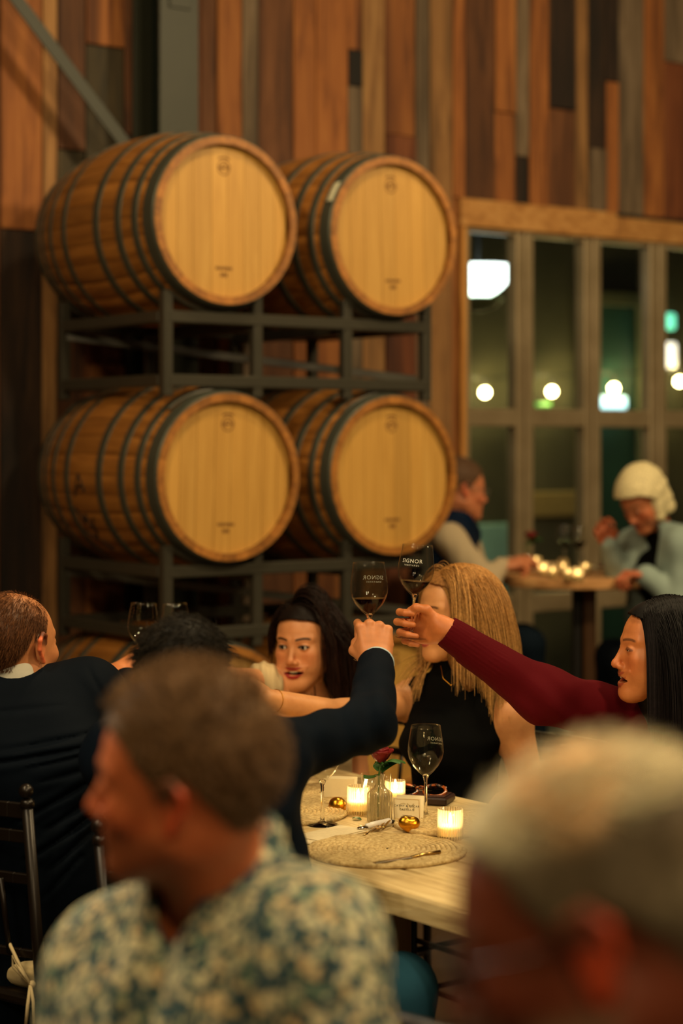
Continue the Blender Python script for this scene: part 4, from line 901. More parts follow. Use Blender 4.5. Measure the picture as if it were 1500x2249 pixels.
def strands(name, par, roots, dirs, length, m=12, grav=.3, coll=None, margin=.004, rad=.0006, col=(.1,.06,.04), cvar=.25, curl=0, cfreq=60, seed=1, jitter=.1, taper=.3, grav_dir=(0,0,-1), sides=3, tipcol=None, clump=0, kill=None):
    rg = np.random.default_rng(seed); n = len(roots); p = roots.astype(np.float32).copy(); d = dirs/np.linalg.norm(dirs, axis=1)[:, None]; d = d+rg.normal(size=(n, 3))*jitter
    st = (np.asarray(length)*np.ones(n)/m)[:, None]; pts = [p.copy()]; gd = np.array(grav_dir, float); ph = rg.uniform(0, 6.28, n)
    cid = (np.floor(rg.uniform(0, 1, n)*max(1, n//14))).astype(int) if clump else None
    for k in range(m):
        d = d/np.linalg.norm(d, axis=1)[:, None]; d = d*(1-grav)+gd*grav
        if curl: d = d+curl*np.stack([np.sin(p[:, 2]*cfreq+ph), np.cos(p[:, 2]*cfreq*1.1+ph), 0*ph], -1)
        d = d/np.linalg.norm(d, axis=1)[:, None]; p = p+d*st
        if coll is not None:
            for _ in range(2):
                f = coll.ev(p.astype(np.float32)); e = 1e-3
                G = np.stack([coll.ev((p+np.eye(3)[i]*e).astype(np.float32))-f for i in range(3)], -1)/e; G /= np.linalg.norm(G, axis=1)[:, None]+1e-6
                push = np.clip(margin-f, 0, .03)[:, None]; p = p+G*push
            d = d+G*np.clip((margin+.002-f)/.004, 0, 1)[:, None]*.0; d = (p-pts[-1])
        pts.append(p.copy())
    Pp = np.stack(pts, 1)
    if kill is not None:
        o_, R_, s_, fn_ = kill; ok = ~fn_(((Pp-o_)@R_.T)/s_).any(1); Pp = Pp[ok]; col = np.array(col); n = len(Pp)
    Pp = Pp                                          # n, m+1, 3
    tg = np.gradient(Pp, axis=1); tg /= np.linalg.norm(tg, axis=2)[..., None]+1e-9
    ref = np.array([.31, .87, .38]); a = np.cross(tg, ref); a /= np.linalg.norm(a, axis=2)[..., None]+1e-9; b = np.cross(tg, a)
    rr_ = rad*(1-(1-taper)*(np.arange(m+1)/m)**2)[None, :, None]*rg.uniform(.7, 1.3, (n, 1, 1))
    rings = np.stack([Pp+(a*math.cos(2*PI*j/sides)+b*math.sin(2*PI*j/sides))*rr_ for j in range(sides)], 2)
    V = rings.reshape(-1, 3); K = (m+1)*sides; base = (np.arange(n)*K)[:, None, None]; i = np.arange(m)[None, :, None]*sides; j = np.arange(sides)[None, None, :]; jn = (j+1) % sides
    q = np.stack([base+i+j, base+i+jn, base+i+sides+jn, base+i+sides+j], -1).reshape(-1, 4)
    c = np.array(col)[None]*(1+cvar*rg.normal(size=(n, 1))).clip(.35, 2.2); c = np.repeat(c[:, None], m+1, 1)
    if tipcol is not None: f = (np.arange(m+1)/m)[None, :, None]; c = c*(1-f)+np.array(tipcol)*c/np.array(col)*f
    c = np.repeat(c, sides, 1).reshape(-1, 3) if False else np.repeat(c[:, :, None, :], sides, 2).reshape(-1, 3)
    o = mesh(name, V, q, M_HAIR, par, True, c); o['kind'] = 'stuff'; return o
def scalp_roots(n, o, R, sc, off=.002, low=0, front=0, seed=3, keep=None):
    rg = np.random.default_rng(seed); d = rg.normal(size=(n*4, 3)); d /= np.linalg.norm(d, axis=1)[:, None]; L = np.array([0,-.020,.034])+d*(np.array([.075,.094,.085])+off)
    ok = L[:, 2] > hairline(phi_of(L), low, front)+.002
    if keep is not None: ok &= keep(L, rg)
    L = L[ok][:n]; nrm = d[ok][:n]/np.array([.075,.094,.085]); nrm /= np.linalg.norm(nrm, axis=1)[:, None]
    return L, (L*sc)@R+o, nrm
def hair_cap(o, R, sc, thick, low=0, front=0, vox=.003, noise=.002, nscale=60, top=0, seed=0):
    p = P(); p.frame(o, R, sc)
    def fn(X):
        c = np.array([0,-.020,.034+top*.4], np.float32); r = np.array([.075+thick,.094+thick,.085+thick+top*.6], np.float32); q = X-c; a = q/r; k0 = np.sqrt((a*a).sum(-1))+1e-9; b = a/r; k1 = np.sqrt((b*b).sum(-1))+1e-9
        c2 = np.array([0,.032,.022], np.float32); r2 = np.array([.062+thick,.058+thick,.072+thick], np.float32); q2 = X-c2; a2 = q2/r2; m0 = np.sqrt((a2*a2).sum(-1))+1e-9; b2 = a2/r2; m1 = np.sqrt((b2*b2).sum(-1))+1e-9
        return np.maximum(comb(k0*(k0-1)/k1, m0*(m0-1)/m1, 'u', .036), (hairline(phi_of(X), low, front).astype(np.float32)-X[..., 2])*.7)
    p.fn(fn, 'u', 0); p.frame()
    return sdf(p, vox, o-.17*sc, o+.17*sc, disp=(lambda X: noise*nz((X-o)@R.T, nscale, seed)) if noise else None)
FL = [[.043,.026,.020],[.047,.030,.021],[.043,.028,.021],[.034,.020,.018]]
KN = [(.088,.026,.002),(.092,.005,.005),(.086,-.016,.003),(.077,-.034,-.001)]
def hand_axes(x, z, left=False):
    x = Vector(x).normalized(); z = Vector(z); z = (z-x*z.dot(x)).normalized(); y = z.cross(x)*(-1 if left else 1); return np.array([x, y, z], np.float32)
def hand_prims(p, o, R, sc, curls, thumb, splay=(.10,.02,-.05,-.12), fore=.012):
    p.frame(o, R, sc)
    p.cone((-fore,0,0), (.012,0,0), .0255, .0235, .012, flat=(0,0,1), q=.78)
    p.ell((.045,-.003,-.004), (.046,.037,.015), .014)
    for k in KN: p.cone((.010, k[1]*.55, 0), (k[0]-.002, k[1], k[2]), .0125, .0100, .010)
    p.cone((.016,.016,-.010), (.048,.032,-.016), .0150, .0120, .016)
    tips = []
    for f in range(4):
        q = np.array(KN[f], float); a = 0; rs = (.0094,.0084,.0076,.0064) if f < 3 else (.0082,.0074,.0066,.0056); cv = curls[f] if hasattr(curls[0], '__len__') else curls
        for s in range(3):
            a += math.radians(cv[s]); d = np.array([math.cos(a)*math.cos(splay[f]), math.sin(splay[f]), -math.sin(a)]); e = q+d/np.linalg.norm(d)*FL[f][s]
            p.cone(q, e, rs[s], rs[s+1], .0035 if s else .005); q = e
        tips.append(q)
    p.chain(thumb, [.0125,.0108,.0098,.0078], .006); p.frame(); return tips
def hand_mesh(p, o, col, vox=.0017, reach=.16, knuck=None):
    V, Fc = sdf(p, vox, np.array(o)-reach, np.array(o)+reach); c = np.repeat(np.array(col, np.float32)[None], len(V), 0); c = c*(1+.06*nz(V, 120, 9)[:, None])
    return V, Fc, c
def torso(p, J, face, w=(.165,.145,.165), q=.62, g=0, k=.05, nr=.058, arm=True):
    f = np.array(face, float)
    p.cone(J['hips'], J['waist'], w[0]+g, w[1]+g, k, flat=f, q=q).cone(J['waist'], J['chest'], w[1]+g, w[2]+g, k, flat=f, q=q)
    for s in ('sL', 'sR'): p.cone(J['neck'], J[s], .046+g, nr+g, k); p.cone(J['chest'], J[s], w[2]*.62+g, nr*.95+g, k)
    return p
def limb(p, J, keys, rs, k=.02, g=0): return p.chain([J[a] for a in keys], [r+g for r in rs], k)
def bounds(J, keys, pad): A = np.array([list(J[k]) for k in keys]); return A.min(0)-pad, A.max(0)+pad
def const(V, c): return np.repeat(np.array(c, np.float32)[None], len(V), 0)
def make_person(label, group=None): return empty('person', (0,0,0), label, 'person', group)
def finish_person(r, loc): place(r, loc)
def head_mesh(o, R, sc, neck_to, col, paint, vox=.0018, nr=(.052,.058), extra=None, **kw):
    p = P(); p.frame(o, R, sc); head_prims(p, **kw); a = np.array([0,-.022,-.045])*sc@R+o; p.frame(); p.cone(a, neck_to, nr[0]*sc, nr[1]*sc, .03)
    if extra: extra(p)
    lo = np.minimum(o-.15*sc, np.array(neck_to)-.09); hi = np.maximum(o+.15*sc, np.array(neck_to)+.09)
    V, Fc = sdf(p, vox, lo, hi); c = face_paint(((V-o)@R.T)/sc, col, **paint); return V, Fc, c
def cloth(name, par, p, lo, hi, mat, vox=.006, disp=None, col=None):
    V, Fc = sdf(p, vox, lo, hi, disp=disp); return mesh(name, V, Fc, mat, par, True, col)
def fabric(name, c, rough=.85, sc=300, bump=.35, sheen=.15, rnd=.08):
    t = NT(name); v = t.coord(); n = t.noise(v, 8, 4); c = lin(c); t.base(t.mix(tuple(x*(1-rnd) for x in c), tuple(min(1, x*(1+rnd)) for x in c), n)); t.val('Roughness', rough); t.val('Sheen Weight', 0); t.val('Specular IOR Level', .06)
    t.bump(t.noise(v, sc, 3), bump, .001); return t.m
M_NAVY = fabric('navy_knit', '070F19'); M_SUIT = fabric('navy_suiting', '060D16', .75, 500); M_BURG = fabric('burgundy_knit', '4E0A12', .85, 260); M_BLACK = fabric('black_knit', '0A0B0C')
M_CREAM = fabric('cream_lace', 'C2AC84', .8, 180, .8); M_JEAN = fabric('blue_denim', '2A5468', .9, 420, .4, 0, .35); M_PANTS = fabric('black_trousers', '090B0E'); M_VEST = fabric('navy_vest', '0C1C33', .6); M_OATM = fabric('oatmeal_knit', 'B9A78A'); M_WDEN = fabric('washed_denim', '8FA09A', .9, 300, .4, 0, .3); M_CUFF = fabric('pale_blue_cuff', 'A9BBC4', .8)
M_SHOE = plain('dark_shoe', '120D0A', .4)
NP_ = lambda v: np.array(list(v), np.float32)
SK = lin('CF8A58')
def legs(par, J, mat, side=('L','R'), vox=.009, feet=True):
    for s in side:
        if 'k'+s not in J: continue
        p = P(); p.chain([J['h'+s], J['k'+s], J['a'+s]], [.088,.066,.048], .03); lo, hi = bounds(J, ('h'+s, 'k'+s, 'a'+s), .13); cloth('trouser_leg', par, p, lo, hi, mat, vox)
        if feet:
            a = J['a'+s]; d = NP_(J.get('fd', (0,1,0))); p = P(); p.cone(a+NP_((0,0,-.04)), a+d*.14+NP_((0,0,-.055)), .04, .032, .02); V, Fc = sdf(p, .007, a-.25, a+.25); mesh('shoe', V, Fc, M_SHOE, par, True)
M_CHAIR = plain('dark_bronze_chair', '1A120B', .35, .3, .05); M_CUSH = fabric('cream_cushion', 'D0BC90', .9, 200)
def chair(loc, fwd, lab, post_r=.0125, w_=.40, h=.90, seat=.45, group='bronze chiavari chairs'):
    r = empty('dining_chair', loc, lab, 'chair', group, math.atan2(fwd[1], fwd[0])-PI/2); d = .38
    for s in (-1, 1):
        m = MB(); pts = [(s*w_/2*.96, -d/2, .0), (s*w_/2*.96, -d/2, seat), (s*w_/2, -d/2-.05, h-.03)]; m.tube(pts, post_r, 12); m.build('rear_post', M_CHAIR, r, True)
        m = MB(); m.ball((s*w_/2, -d/2-.052, h-.012), .0155, 16, 10); m.lathe([(.0001, h-.05), (.0155, h-.045), (.0145, h-.034), (.009, h-.028), (.0001, h-.028)], (s*w_/2, -d/2-.048, 0), 14); m.build('finial', M_CHAIR, r, True)
        m = MB(); m.tube([(s*w_/2*.98, d/2, 0), (s*w_/2*.98, d/2, seat-.01)], post_r*1.05, 12); m.build('front_leg', M_CHAIR, r, True)
        for z in (.14, .25): m = MB(); m.tube([(s*w_/2*.97, -d/2, z), (s*w_/2*.97, d/2, z)], .008, 8); m.build('stretcher', M_CHAIR, r, True)
    for z, wd in ((h-.055, .032), (h-.11, .026), (h-.20, .022), (.52+.02, .018)):
        y0 = -d/2-.05*(z-seat)/(h-seat); m = MB(); n = 9; pts = [(-w_/2+w_*k/(n-1), y0-.022*math.sin(PI*k/(n-1)), z) for k in range(n)]
        for a, b in zip(pts, pts[1:]): m.bar(a, b, .012, wd, bev=.002)
        m.build('back_slat', M_CHAIR, r)
    for k in range(5):
        x = -w_*.32+w_*.16*k; m = MB(); m.tube([(x, -d/2-.03, .54), (x, -d/2-.055, h-.20)], .006, 8); m.build('spindle', M_CHAIR, r, True)
    for z in (.16, .28): m = MB(); m.tube([(-w_/2, d/2, z), (w_/2, d/2, z)], .008, 8); m.build('stretcher', M_CHAIR, r, True)
    m = MB(); m.box((0, 0, seat-.012), (w_+.02, d+.03, .026), None, .008); m.build('seat', M_CHAIR, r)
    p = P(); p.fn(lambda X: np.sqrt((np.maximum(np.abs(X-np.array([0,0,seat+.028], np.float32))-np.array([w_/2-.045,d/2-.035,.003], np.float32), 0)**2).sum(-1))-.026); V, Fc = sdf(p, .006, (-.3,-.3,.35), (.3,.3,.55)); mesh('cushion', V, Fc, M_CUSH, r)
    for s in (-1, 1):
        m = MB(); x, y, z = s*w_/2*.93, -d/2-.016, seat+.03
        m.ball((x, y-.006, z), .008, 8, 6); lp = [(x, y-.008, z), (x-s*.02, y-.02, z+.03), (x-s*.045, y-.016, z+.055), (x-s*.05, y-.012, z+.03), (x, y-.008, z)]; m.tube(lp, .0035, 6)
        m.tube([(x, y-.01, z), (x-s*.03, y-.02, z+.05), (x-s*.065, y-.016, z+.09)], .0038, 6); m.tube([(x, y-.01, z), (x+s*.004, y-.022, z-.04), (x-s*.004, y-.02, z-.085)], .0038, 6); m.tube([(x, y-.01, z), (x+s*.016, y-.018, z-.03), (x+s*.02, y-.02, z-.075)], .0035, 6)
        m.build('cushion_tie', M_CUSH, r, True)
    return r
# ================================================== A: man in the navy suit
def person_A():
    r = make_person('man in navy suit seen from behind at the left edge, raising a glass'); o = NP_(at(36, 1420, 4.3)); R = frame((.52,.85,.02), (-.03,0,1)); sc = 1.0
    J = {k: NP_(v) for k, v in dict(neck=at(30,1530,4.27), sR=at(190,1528,4.33), sL=at(-150,1560,4.2), chest=at(55,1690,4.27), waist=at(45,1890,4.27), hips=at(10,2120,4.30), eR=at(325,1562,4.60), wR=at(278,1502,4.80), hL=(-.76,4.36,.52), hR=(-.60,4.30,.52), kL=(-.56,4.72,.50), kR=(-.42,4.60,.50), aL=(-.55,4.72,.1), aR=(-.41,4.62,.1)).items()}; J['fd'] = (.6,.8,0)
    hairc = lin('3A2214')
    parts = [head_mesh(o, R, sc, J['neck'], SK, dict(stubble=(lin('6E5138'), .75), hairtone=(hairc, .80), thin=((0,.02,.115), .75, .11), brow='3A2414', blush=.3), .002, jaw=1.05)]
    p = P(); torso(p, J, (.45,.89,0), g=-.01); V, Fc = sdf(p, .010, *bounds(J, ('neck','sL','sR','hips'), .2)); parts.append((V, Fc, const(V, SK)))
    ha = hand_axes((.80,.25,.45), (-.35,-.75,.55)); pin = np.array([.072,.018,-.034]); sp = NP_(at(303, 1462, 4.95)); w0 = sp-pin@ha*.98
    p = P(); hand_prims(p, w0, ha, .98, (58,80,45), [(.02,.024,-.012), (.045,.040,-.030), (.066,.032,-.044), (.080,.020,-.044)]); p.cone(J['eR'], w0, .04, .026, .02); parts.append(hand_mesh(p, w0, np.array(SK)*[1.02,.9,.85], .0024, .14))
    V, Fc, c = joinVF(parts); mesh('body', V, Fc, M_SKIN, r, True, c); put_eyes(r, o, R, sc)
    # shirt collar
    p = P(); c0 = J['neck']+(o-J['neck'])*.30; p.cone(c0-(0,0,.02), c0+(0,0,.016), .068, .060, .01); p.cone(c0-(0,0,.05), c0+(0,0,.08), .050, .046, .002, 's'); cloth('shirt_collar', r, p, c0-.12, c0+.12, fabric('white_shirt', 'D8D4C4'), .0035)
    # jacket with creases that run towards the raised arm
    p = P(); torso(p, J, (.45,.89,0), w=(.17,.160,.185), q=.66, g=.012, nr=.066); limb(p, J, ('sR','eR','wR'), (.058,.050,.034), .03, .006); p.cone(J['sL'], J['sL']+(.02,.05,-.28), .066, .055, .03)
    p.cone(J['neck']+(0,0,.10), J['neck']-(0,0,.02), .060, .050, .01, 's')
    segs = [((0,1634),(215,1598)),((-40,1664),(215,1624)),((70,1668),(212,1640)),((90,1700),(205,1672)),((50,1786),(205,1702)),((110,1806),(200,1748)),((62,1874),(205,1784)),((120,1892),(215,1806)),((172,1800),(225,1765)),((-30,1556),(150,1540)),((100,1960),(190,1860)),((186,1462),(238,1545))]
    sg = [(NP_(at(*a, 4.25)), NP_(at(*b, 4.25)), w_) for (a, b), w_ in zip(segs, (.6,1,.7,.5,1,.7,1,.7,.8,.3,.6,.45))]
    def disp(X):
        q = X[..., ::2]; wob = .006*np.sin(X[..., 0]*28+X[..., 2]*17); r_ = np.zeros(X.shape[:-1], np.float32); front = X[..., 1] < 4.36
        for a, b, w_ in sg:
            a2, b2 = a[::2], b[::2]; ab = b2-a2; h = np.clip(((q-a2)@ab)/(ab@ab), 0, 1); v = q-a2-h[..., None]*ab; d = np.sqrt((v*v).sum(-1))+wob*(h-.5); tp = np.clip(4*h*(1.15-h), 0, 1); r_ += (-.0065*np.exp(-(d/.0045)**2)+.0035*np.exp(-((d-.012)/.010)**2))*w_*tp
        return (r_*front+.0025*nz(X, 11, 4)).astype(np.float32)
    cloth('jacket', r, p, *bounds(J, ('neck','sL','sR','hips','wR'), .22), M_SUIT, .0045, disp)
    legs(r, J, M_PANTS)
    L, W_, nn = scalp_roots(5200, o, R, sc, .001, 0, -.004, 4, keep=lambda L, rg: rg.uniform(size=len(L)) > .75*sst(.12, .03, np.linalg.norm(L-np.array([0,.03,.115]), axis=1)))
    dl = np.stack([nn[:, 0]*.2, nn[:, 1]*.1-.6, nn[:, 2]*.05-.5], -1)
    cl = P(); cl.frame(o, R, sc).ell((0,-.020,.034), (.0765,.0955,.0865), 0).cone((0,-.022,-.045), (0,-.04,-.12), .053, .055, .02); cl.frame()
    strands('hair', r, W_, dl@R, .016, 4, .08, cl, .0006, .0005, lin('4A2C18'), .35, jitter=.15, tipcol=lin('6A4226'))
    finish_person(r, (-.68, 4.28, 0))
person_A()
chair((-.666, 4.356, 0), (.6,.8), 'bronze chair with a cream tied cushion at the left edge, holding the suited man')
# ================================================== B: dark haired man in the navy sweater
def person_B():
    r = make_person('man with dark curly hair and navy sweater, raising his fist with a wine glass'); o = NP_(at(406, 1508, 3.7)); R = frame((.22,.97,.03), (.0,0,1)); sc = 1.02
    J = {k: NP_(v) for k, v in dict(neck=at(440,1640,3.72), sR=at(585,1668,3.74), sL=at(270,1660,3.80), chest=at(468,1800,3.72), waist=at(512,2010,3.72), hips=at(540,2190,3.75), eR=at(812,1590,3.93), wR=at(826,1462,4.13), hL=(-.30,3.8,.55), hR=(-.13,3.72,.55), kR=(.115,3.80,.545), aR=(.13,3.85,.1), kL=(-.02,4.2,.52), aL=(0,4.2,.1)).items()}; J['fd'] = (.6,.8,0)
    parts = [head_mesh(o, R, sc, J['neck'], SK, dict(hairtone=(lin('15100C'), .9), brow='15100C'), .003, vox_ := None) if False else head_mesh(o, R, sc, J['neck'], SK, dict(hairtone=(lin('15100C'), .9), brow='15100C'), .003)]
    p = P(); torso(p, J, (.5,.86,0), g=-.012); V, Fc = sdf(p, .010, *bounds(J, ('neck','sL','sR','hips'), .2)); parts.append((V, Fc, const(V, SK)))
    ha = hand_axes((-.10,.38,.92), (.02,-.93,.36)); pin = np.array([.066,.006,-.040]); sp = NP_(at(812, 1408, 4.258)); w0 = sp-pin@ha
    p = P(); hand_prims(p, w0, ha, 1.0, [(62,92,48),(72,92,50),(78,92,50),(84,90,50)], [(.018,.024,-.010), (.044,.043,-.026), (.066,.036,-.044), (.078,.016,-.050)], (.05,.01,-.03,-.07))
    p.cone(J['eR'], w0, .045, .027, .02, flat=(0,1,0), q=.9)
    parts.append(hand_mesh(p, w0, np.array(SK)*[1.04,1,.95], .0017, .15)); V, Fc, c = joinVF(parts); mesh('body', V, Fc, M_SKIN, r, True, c); put_eyes(r, o, R, sc)
    ax = w0-J['eR']; ax /= np.linalg.norm(ax); cf = w0+ax*.006
    p = P(); p.cone(cf-ax*.012, cf+ax*.01, .0385, .0388, .004).cone(cf-ax*.02, cf+ax*.06, .034, .034, .003, 's'); p.plane(cf+ax*.006, ax, .002); cloth('shirt_cuff', r, p, cf-.09, cf+.09, M_CUFF, .0022)
    p = P(); torso(p, J, (.5,.86,0), w=(.160,.150,.172), q=.68, g=.012, nr=.062); p.chain([J['sR'], J['eR'], cf-ax*.004], [.064,.050,.0400], .03); p.cone(J['sL'], J['sL']+(.05,.18,-.2), .062, .05, .03)
    p.plane(cf-ax*.004, ax, .003)
    el = J['eR']
    def disp(X):
        d = np.sqrt(((X-el)**2).sum(-1)); s = np.sin(X[..., 0]*95+X[..., 2]*40+3*nz(X, 7, 5)); f = np.exp(-(d/.16)**2); top = np.exp(-((X[..., 2]-1.07)/.05)**2)
        return (.0035*s*(f*.8+.45*top)+.003*nz(X, 22, 6)).astype(np.float32)
    cloth('sweater', r, p, *bounds(J, ('neck','sL','sR','hips','wR','eR'), .22), M_NAVY, .0042, disp)
    legs(r, J, M_JEAN, vox=.007)
    V, Fc = hair_cap(o, R, sc, .007, .004, .0, .003, .003, 55, .008, 3); mesh('hair_base', V, Fc, M_HAIR, r, True, const(V, lin('0E0B08')))
    L, W_, nn = scalp_roots(3200, o, R, sc, .007, .004, 0, 5); rg = np.random.default_rng(2); side = np.stack([nn[:, 0]*.5+.5*np.sin(L[:, 2]*50+L[:, 0]*40), nn[:, 1]*.7-.2, nn[:, 2]*.5+.15*np.cos(L[:, 0]*60)], -1)
    cl = P(); cl.frame(o, R, sc).ell((0,-.020,.036), (.079,.098,.091), 0); cl.frame()
    strands('hair', r, W_, side@R, .026*(.5+.7*(L[:, 2] > .06)), 6, .18, cl, .0015, .0009, lin('14100B'), .5, curl=.4, cfreq=130, jitter=.2, tipcol=lin('201A12'))
    finish_person(r, (-.2, 3.75, 0))
person_B()
chair((-.16, 3.78, 0), (.5,.86), 'bronze chair under the man in the navy sweater')
# ================================================== C: smiling woman
def person_C():
    r = make_person('smiling dark-haired woman with red lips in a cream top, facing the camera'); o = NP_(at(672, 1412, 5.4)); R = frame((-.40,-.91,-.10), (-.02,0,1)); sc = 1.0; f2 = np.array([-.42,-.9,0])
    J = {k: NP_(v) for k, v in dict(neck=at(672,1538,5.46), sR=at(584,1504,5.34), sL=at(764,1566,5.50), chest=at(668,1660,5.45), waist=at(672,1780,5.48), hips=at(680,1860,5.50), eR=at(496,1496,5.16), wR=at(436,1472,5.18), eL=at(790,1760,5.45), wL=at(720,1800,5.25), hL=(.06,5.5,.53), hR=(-.16,5.45,.53), kL=(-.12,5.1,.52), kR=(-.30,5.1,.52), aL=(-.12,5.1,.1), aR=(-.30,5.1,.1)).items()}; J['fd'] = (-.5,-.86,0)
    skc = lin('DB9866')
    def neckfix(p): p.chain([J['neck'], J['sR']], [.038,.043], .04).chain([J['neck'], J['sL']], [.038,.043], .04).cone(J['chest'], J['neck']-(0,0,.05), .12, .075, .05, flat=f2, q=.6)
    parts = [head_mesh(o, R, sc, J['neck'], skc, dict(lip='9A1C16', brow='2A170E', smile=1.15, blush=.30, lash=1), .0015, (.044,.048), neckfix, fem=True, smile=1.15, eyeopen=1.25, nose=.86, jaw=.92)]
    p = P(); torso(p, J, f2, w=(.15,.115,.125), q=.66, nr=.043); limb(p, J, ('sR','eR','wR'), (.042,.035,.024), .02); limb(p, J, ('sL','eL','wL'), (.042,.035,.024), .02); V, Fc = sdf(p, .006, *bounds(J, ('neck','sL','sR','hips','wR','eL'), .17)); parts.append((V, Fc, const(V, skc)))
    ha = hand_axes((-.8,-.2,.4), (.2,.5,.8)); p = P(); hand_prims(p, J['wR'], ha, .9, (60,80,40), [(.02,.022,-.012), (.046,.040,-.028), (.072,.034,-.036), (.090,.026,-.034)]); parts.append(hand_mesh(p, J['wR'], skc, .003, .14))
    V, Fc, c = joinVF(parts); mesh('body', V, Fc, M_SKIN, r, True, c); put_eyes(r, o, R, sc, (.10,1,-.02), '160B05')
    V = []; Fq = []; n = 13          # upper row of teeth
    for i in range(n):
        x = -.0275+.055*i/(n-1); yy = .0935-13*x*x; zt_ = -.0550+.0120*(x/.0330)**2; V += [(x, yy, zt_+.001), (x, yy+.0002, zt_-.0096+ (.0006 if i % 2 else 0)), (x, yy-.004, zt_-.0093), (x, yy-.004, zt_+.001)]
    for i in range(n-1):
        for j in range(4): Fq.append((4*i+j, 4*i+(j+1)%4, 4*i+4+(j+1)%4, 4*i+4+j))
    mesh('teeth', (np.array(V)*sc)@R+o, Fq, M_TEETH, r, False)
    p = P(); torso(p, J, f2, w=(.155,.122,.134), q=.68, g=.006, nr=.046); sh = J['sR']*.62+J['neck']*.38
    p.plane(J['neck']-(0,0,.045)+f2*.05, (f2*.25+np.array([0,0,1])), .004); q = P(); V, Fc = sdf(p, .005, *bounds(J, ('neck','sL','sR','hips'), .17), disp=lambda X: (.002*nz(X, 60, 3)).astype(np.float32)); mesh('top', V, Fc, M_CREAM, r, True)
    for s in ('sR', 'sL'):
        a = J[s]; b = J['neck']; m_ = a*1.06-b*.06; p = P(); p.ell(m_+(0,0,-.006), (.056,.078,.066), .01).ell(m_+(0,0,-.04)+f2*.03, (.046,.05,.05), .02); p.cone(b, a, .0392, .0435, .003, 's') if False else None
        V, Fc = sdf(p, .0035, m_-.12, m_+.12, disp=lambda X: (.0025*np.sin(X[..., 0]*230)+.002*nz(X, 70, 2)).astype(np.float32)); mesh('shoulder_ruffle', V, Fc, M_CREAM, r, True)
    # hair: dark waves, swept behind on her right, falling on her left
    hc = lin('140B08'); cl = P(); cl.frame(o, R, sc).ell((0,-.022,.036), (.084,.103,.094), .01); cl.frame()
    vol = P(); vol.ops = list(cl.ops); vol.chain([NP_(at(706,1395,5.47)), NP_(at(728,1470,5.46)), NP_(at(742,1520,5.46))], [.048,.044,.034], .03); vol.cone(NP_(at(690,1400,5.50)), NP_(at(715,1510,5.52)), .07, .05, .03)
    V, Fc = hair_cap(o, R, sc, .006, 0, -.005, .003, .001, 50, .0, 5); mesh('hair_base', V, Fc, M_HAIR, r, True, const(V, hc))
    V, Fc = sdf(P2 := vol2(vol, 1), .004, NP_(at(600,1600,5.2))-.05, NP_(at(830,1300,5.7))+.05, disp=lambda X: (.004*np.sin(X[..., 2]*70+X[..., 0]*60)+.002*nz(X, 90, 2)).astype(np.float32)); mesh('hair_lengths', V, Fc, M_HAIR, r, True, const(V, hc))
    L, W_, nn = scalp_roots(2600, o, R, sc, .007, 0, .004, 6); rg = np.random.default_rng(31); n = 1500; yy = rg.uniform(-.085, .062, n); xx = .03+rg.uniform(-.006, .006, n); zz = .034+.089*np.sqrt(np.clip(1-((yy+.02)/.098)**2-(xx/.079)**2, 0, 1)); L = np.concatenate([L, np.stack([xx, yy, zz], -1)]); W_ = (L*sc)@R+o; nn = np.zeros_like(L)
    side = np.where(L[:, 0] < .0, -1, 1)          # parted; local -x is her left
    side = np.where(L[:, 0]*1.0 > .03, 1, -1)
    d = np.stack([np.where(side > 0, .45, -.85), np.where(side > 0, -1.1, -.5), -.2+0*nn[:, 2]], -1)
    body = P(); body.ops = list(vol.ops); body.cone(J['neck'], J['sL'], .05, .045, .02)
    strands('hair', r, W_, d@R, np.where(side > 0, .15, .29), 15, .30, body, .002, .0011, hc, .3, curl=.10, cfreq=60, jitter=.05, tipcol=lin('2A150D'), kill=(o, R, sc, lambda L: ((L[..., 1] > .050) & (np.abs(L[..., 0]) < .076) & (L[..., 2] < .064)) | (L[..., 0] > .092)))
    finish_person(r, (-.05, 5.5, 0))
def vol2(v, s):                                  # the same volume without the head ellipsoid
    q = P(); q.ops = v.ops[s:]; return q
person_C()
chair((-.02, 5.62, 0), (-.6,-.8), 'bronze chair under the smiling dark-haired woman')
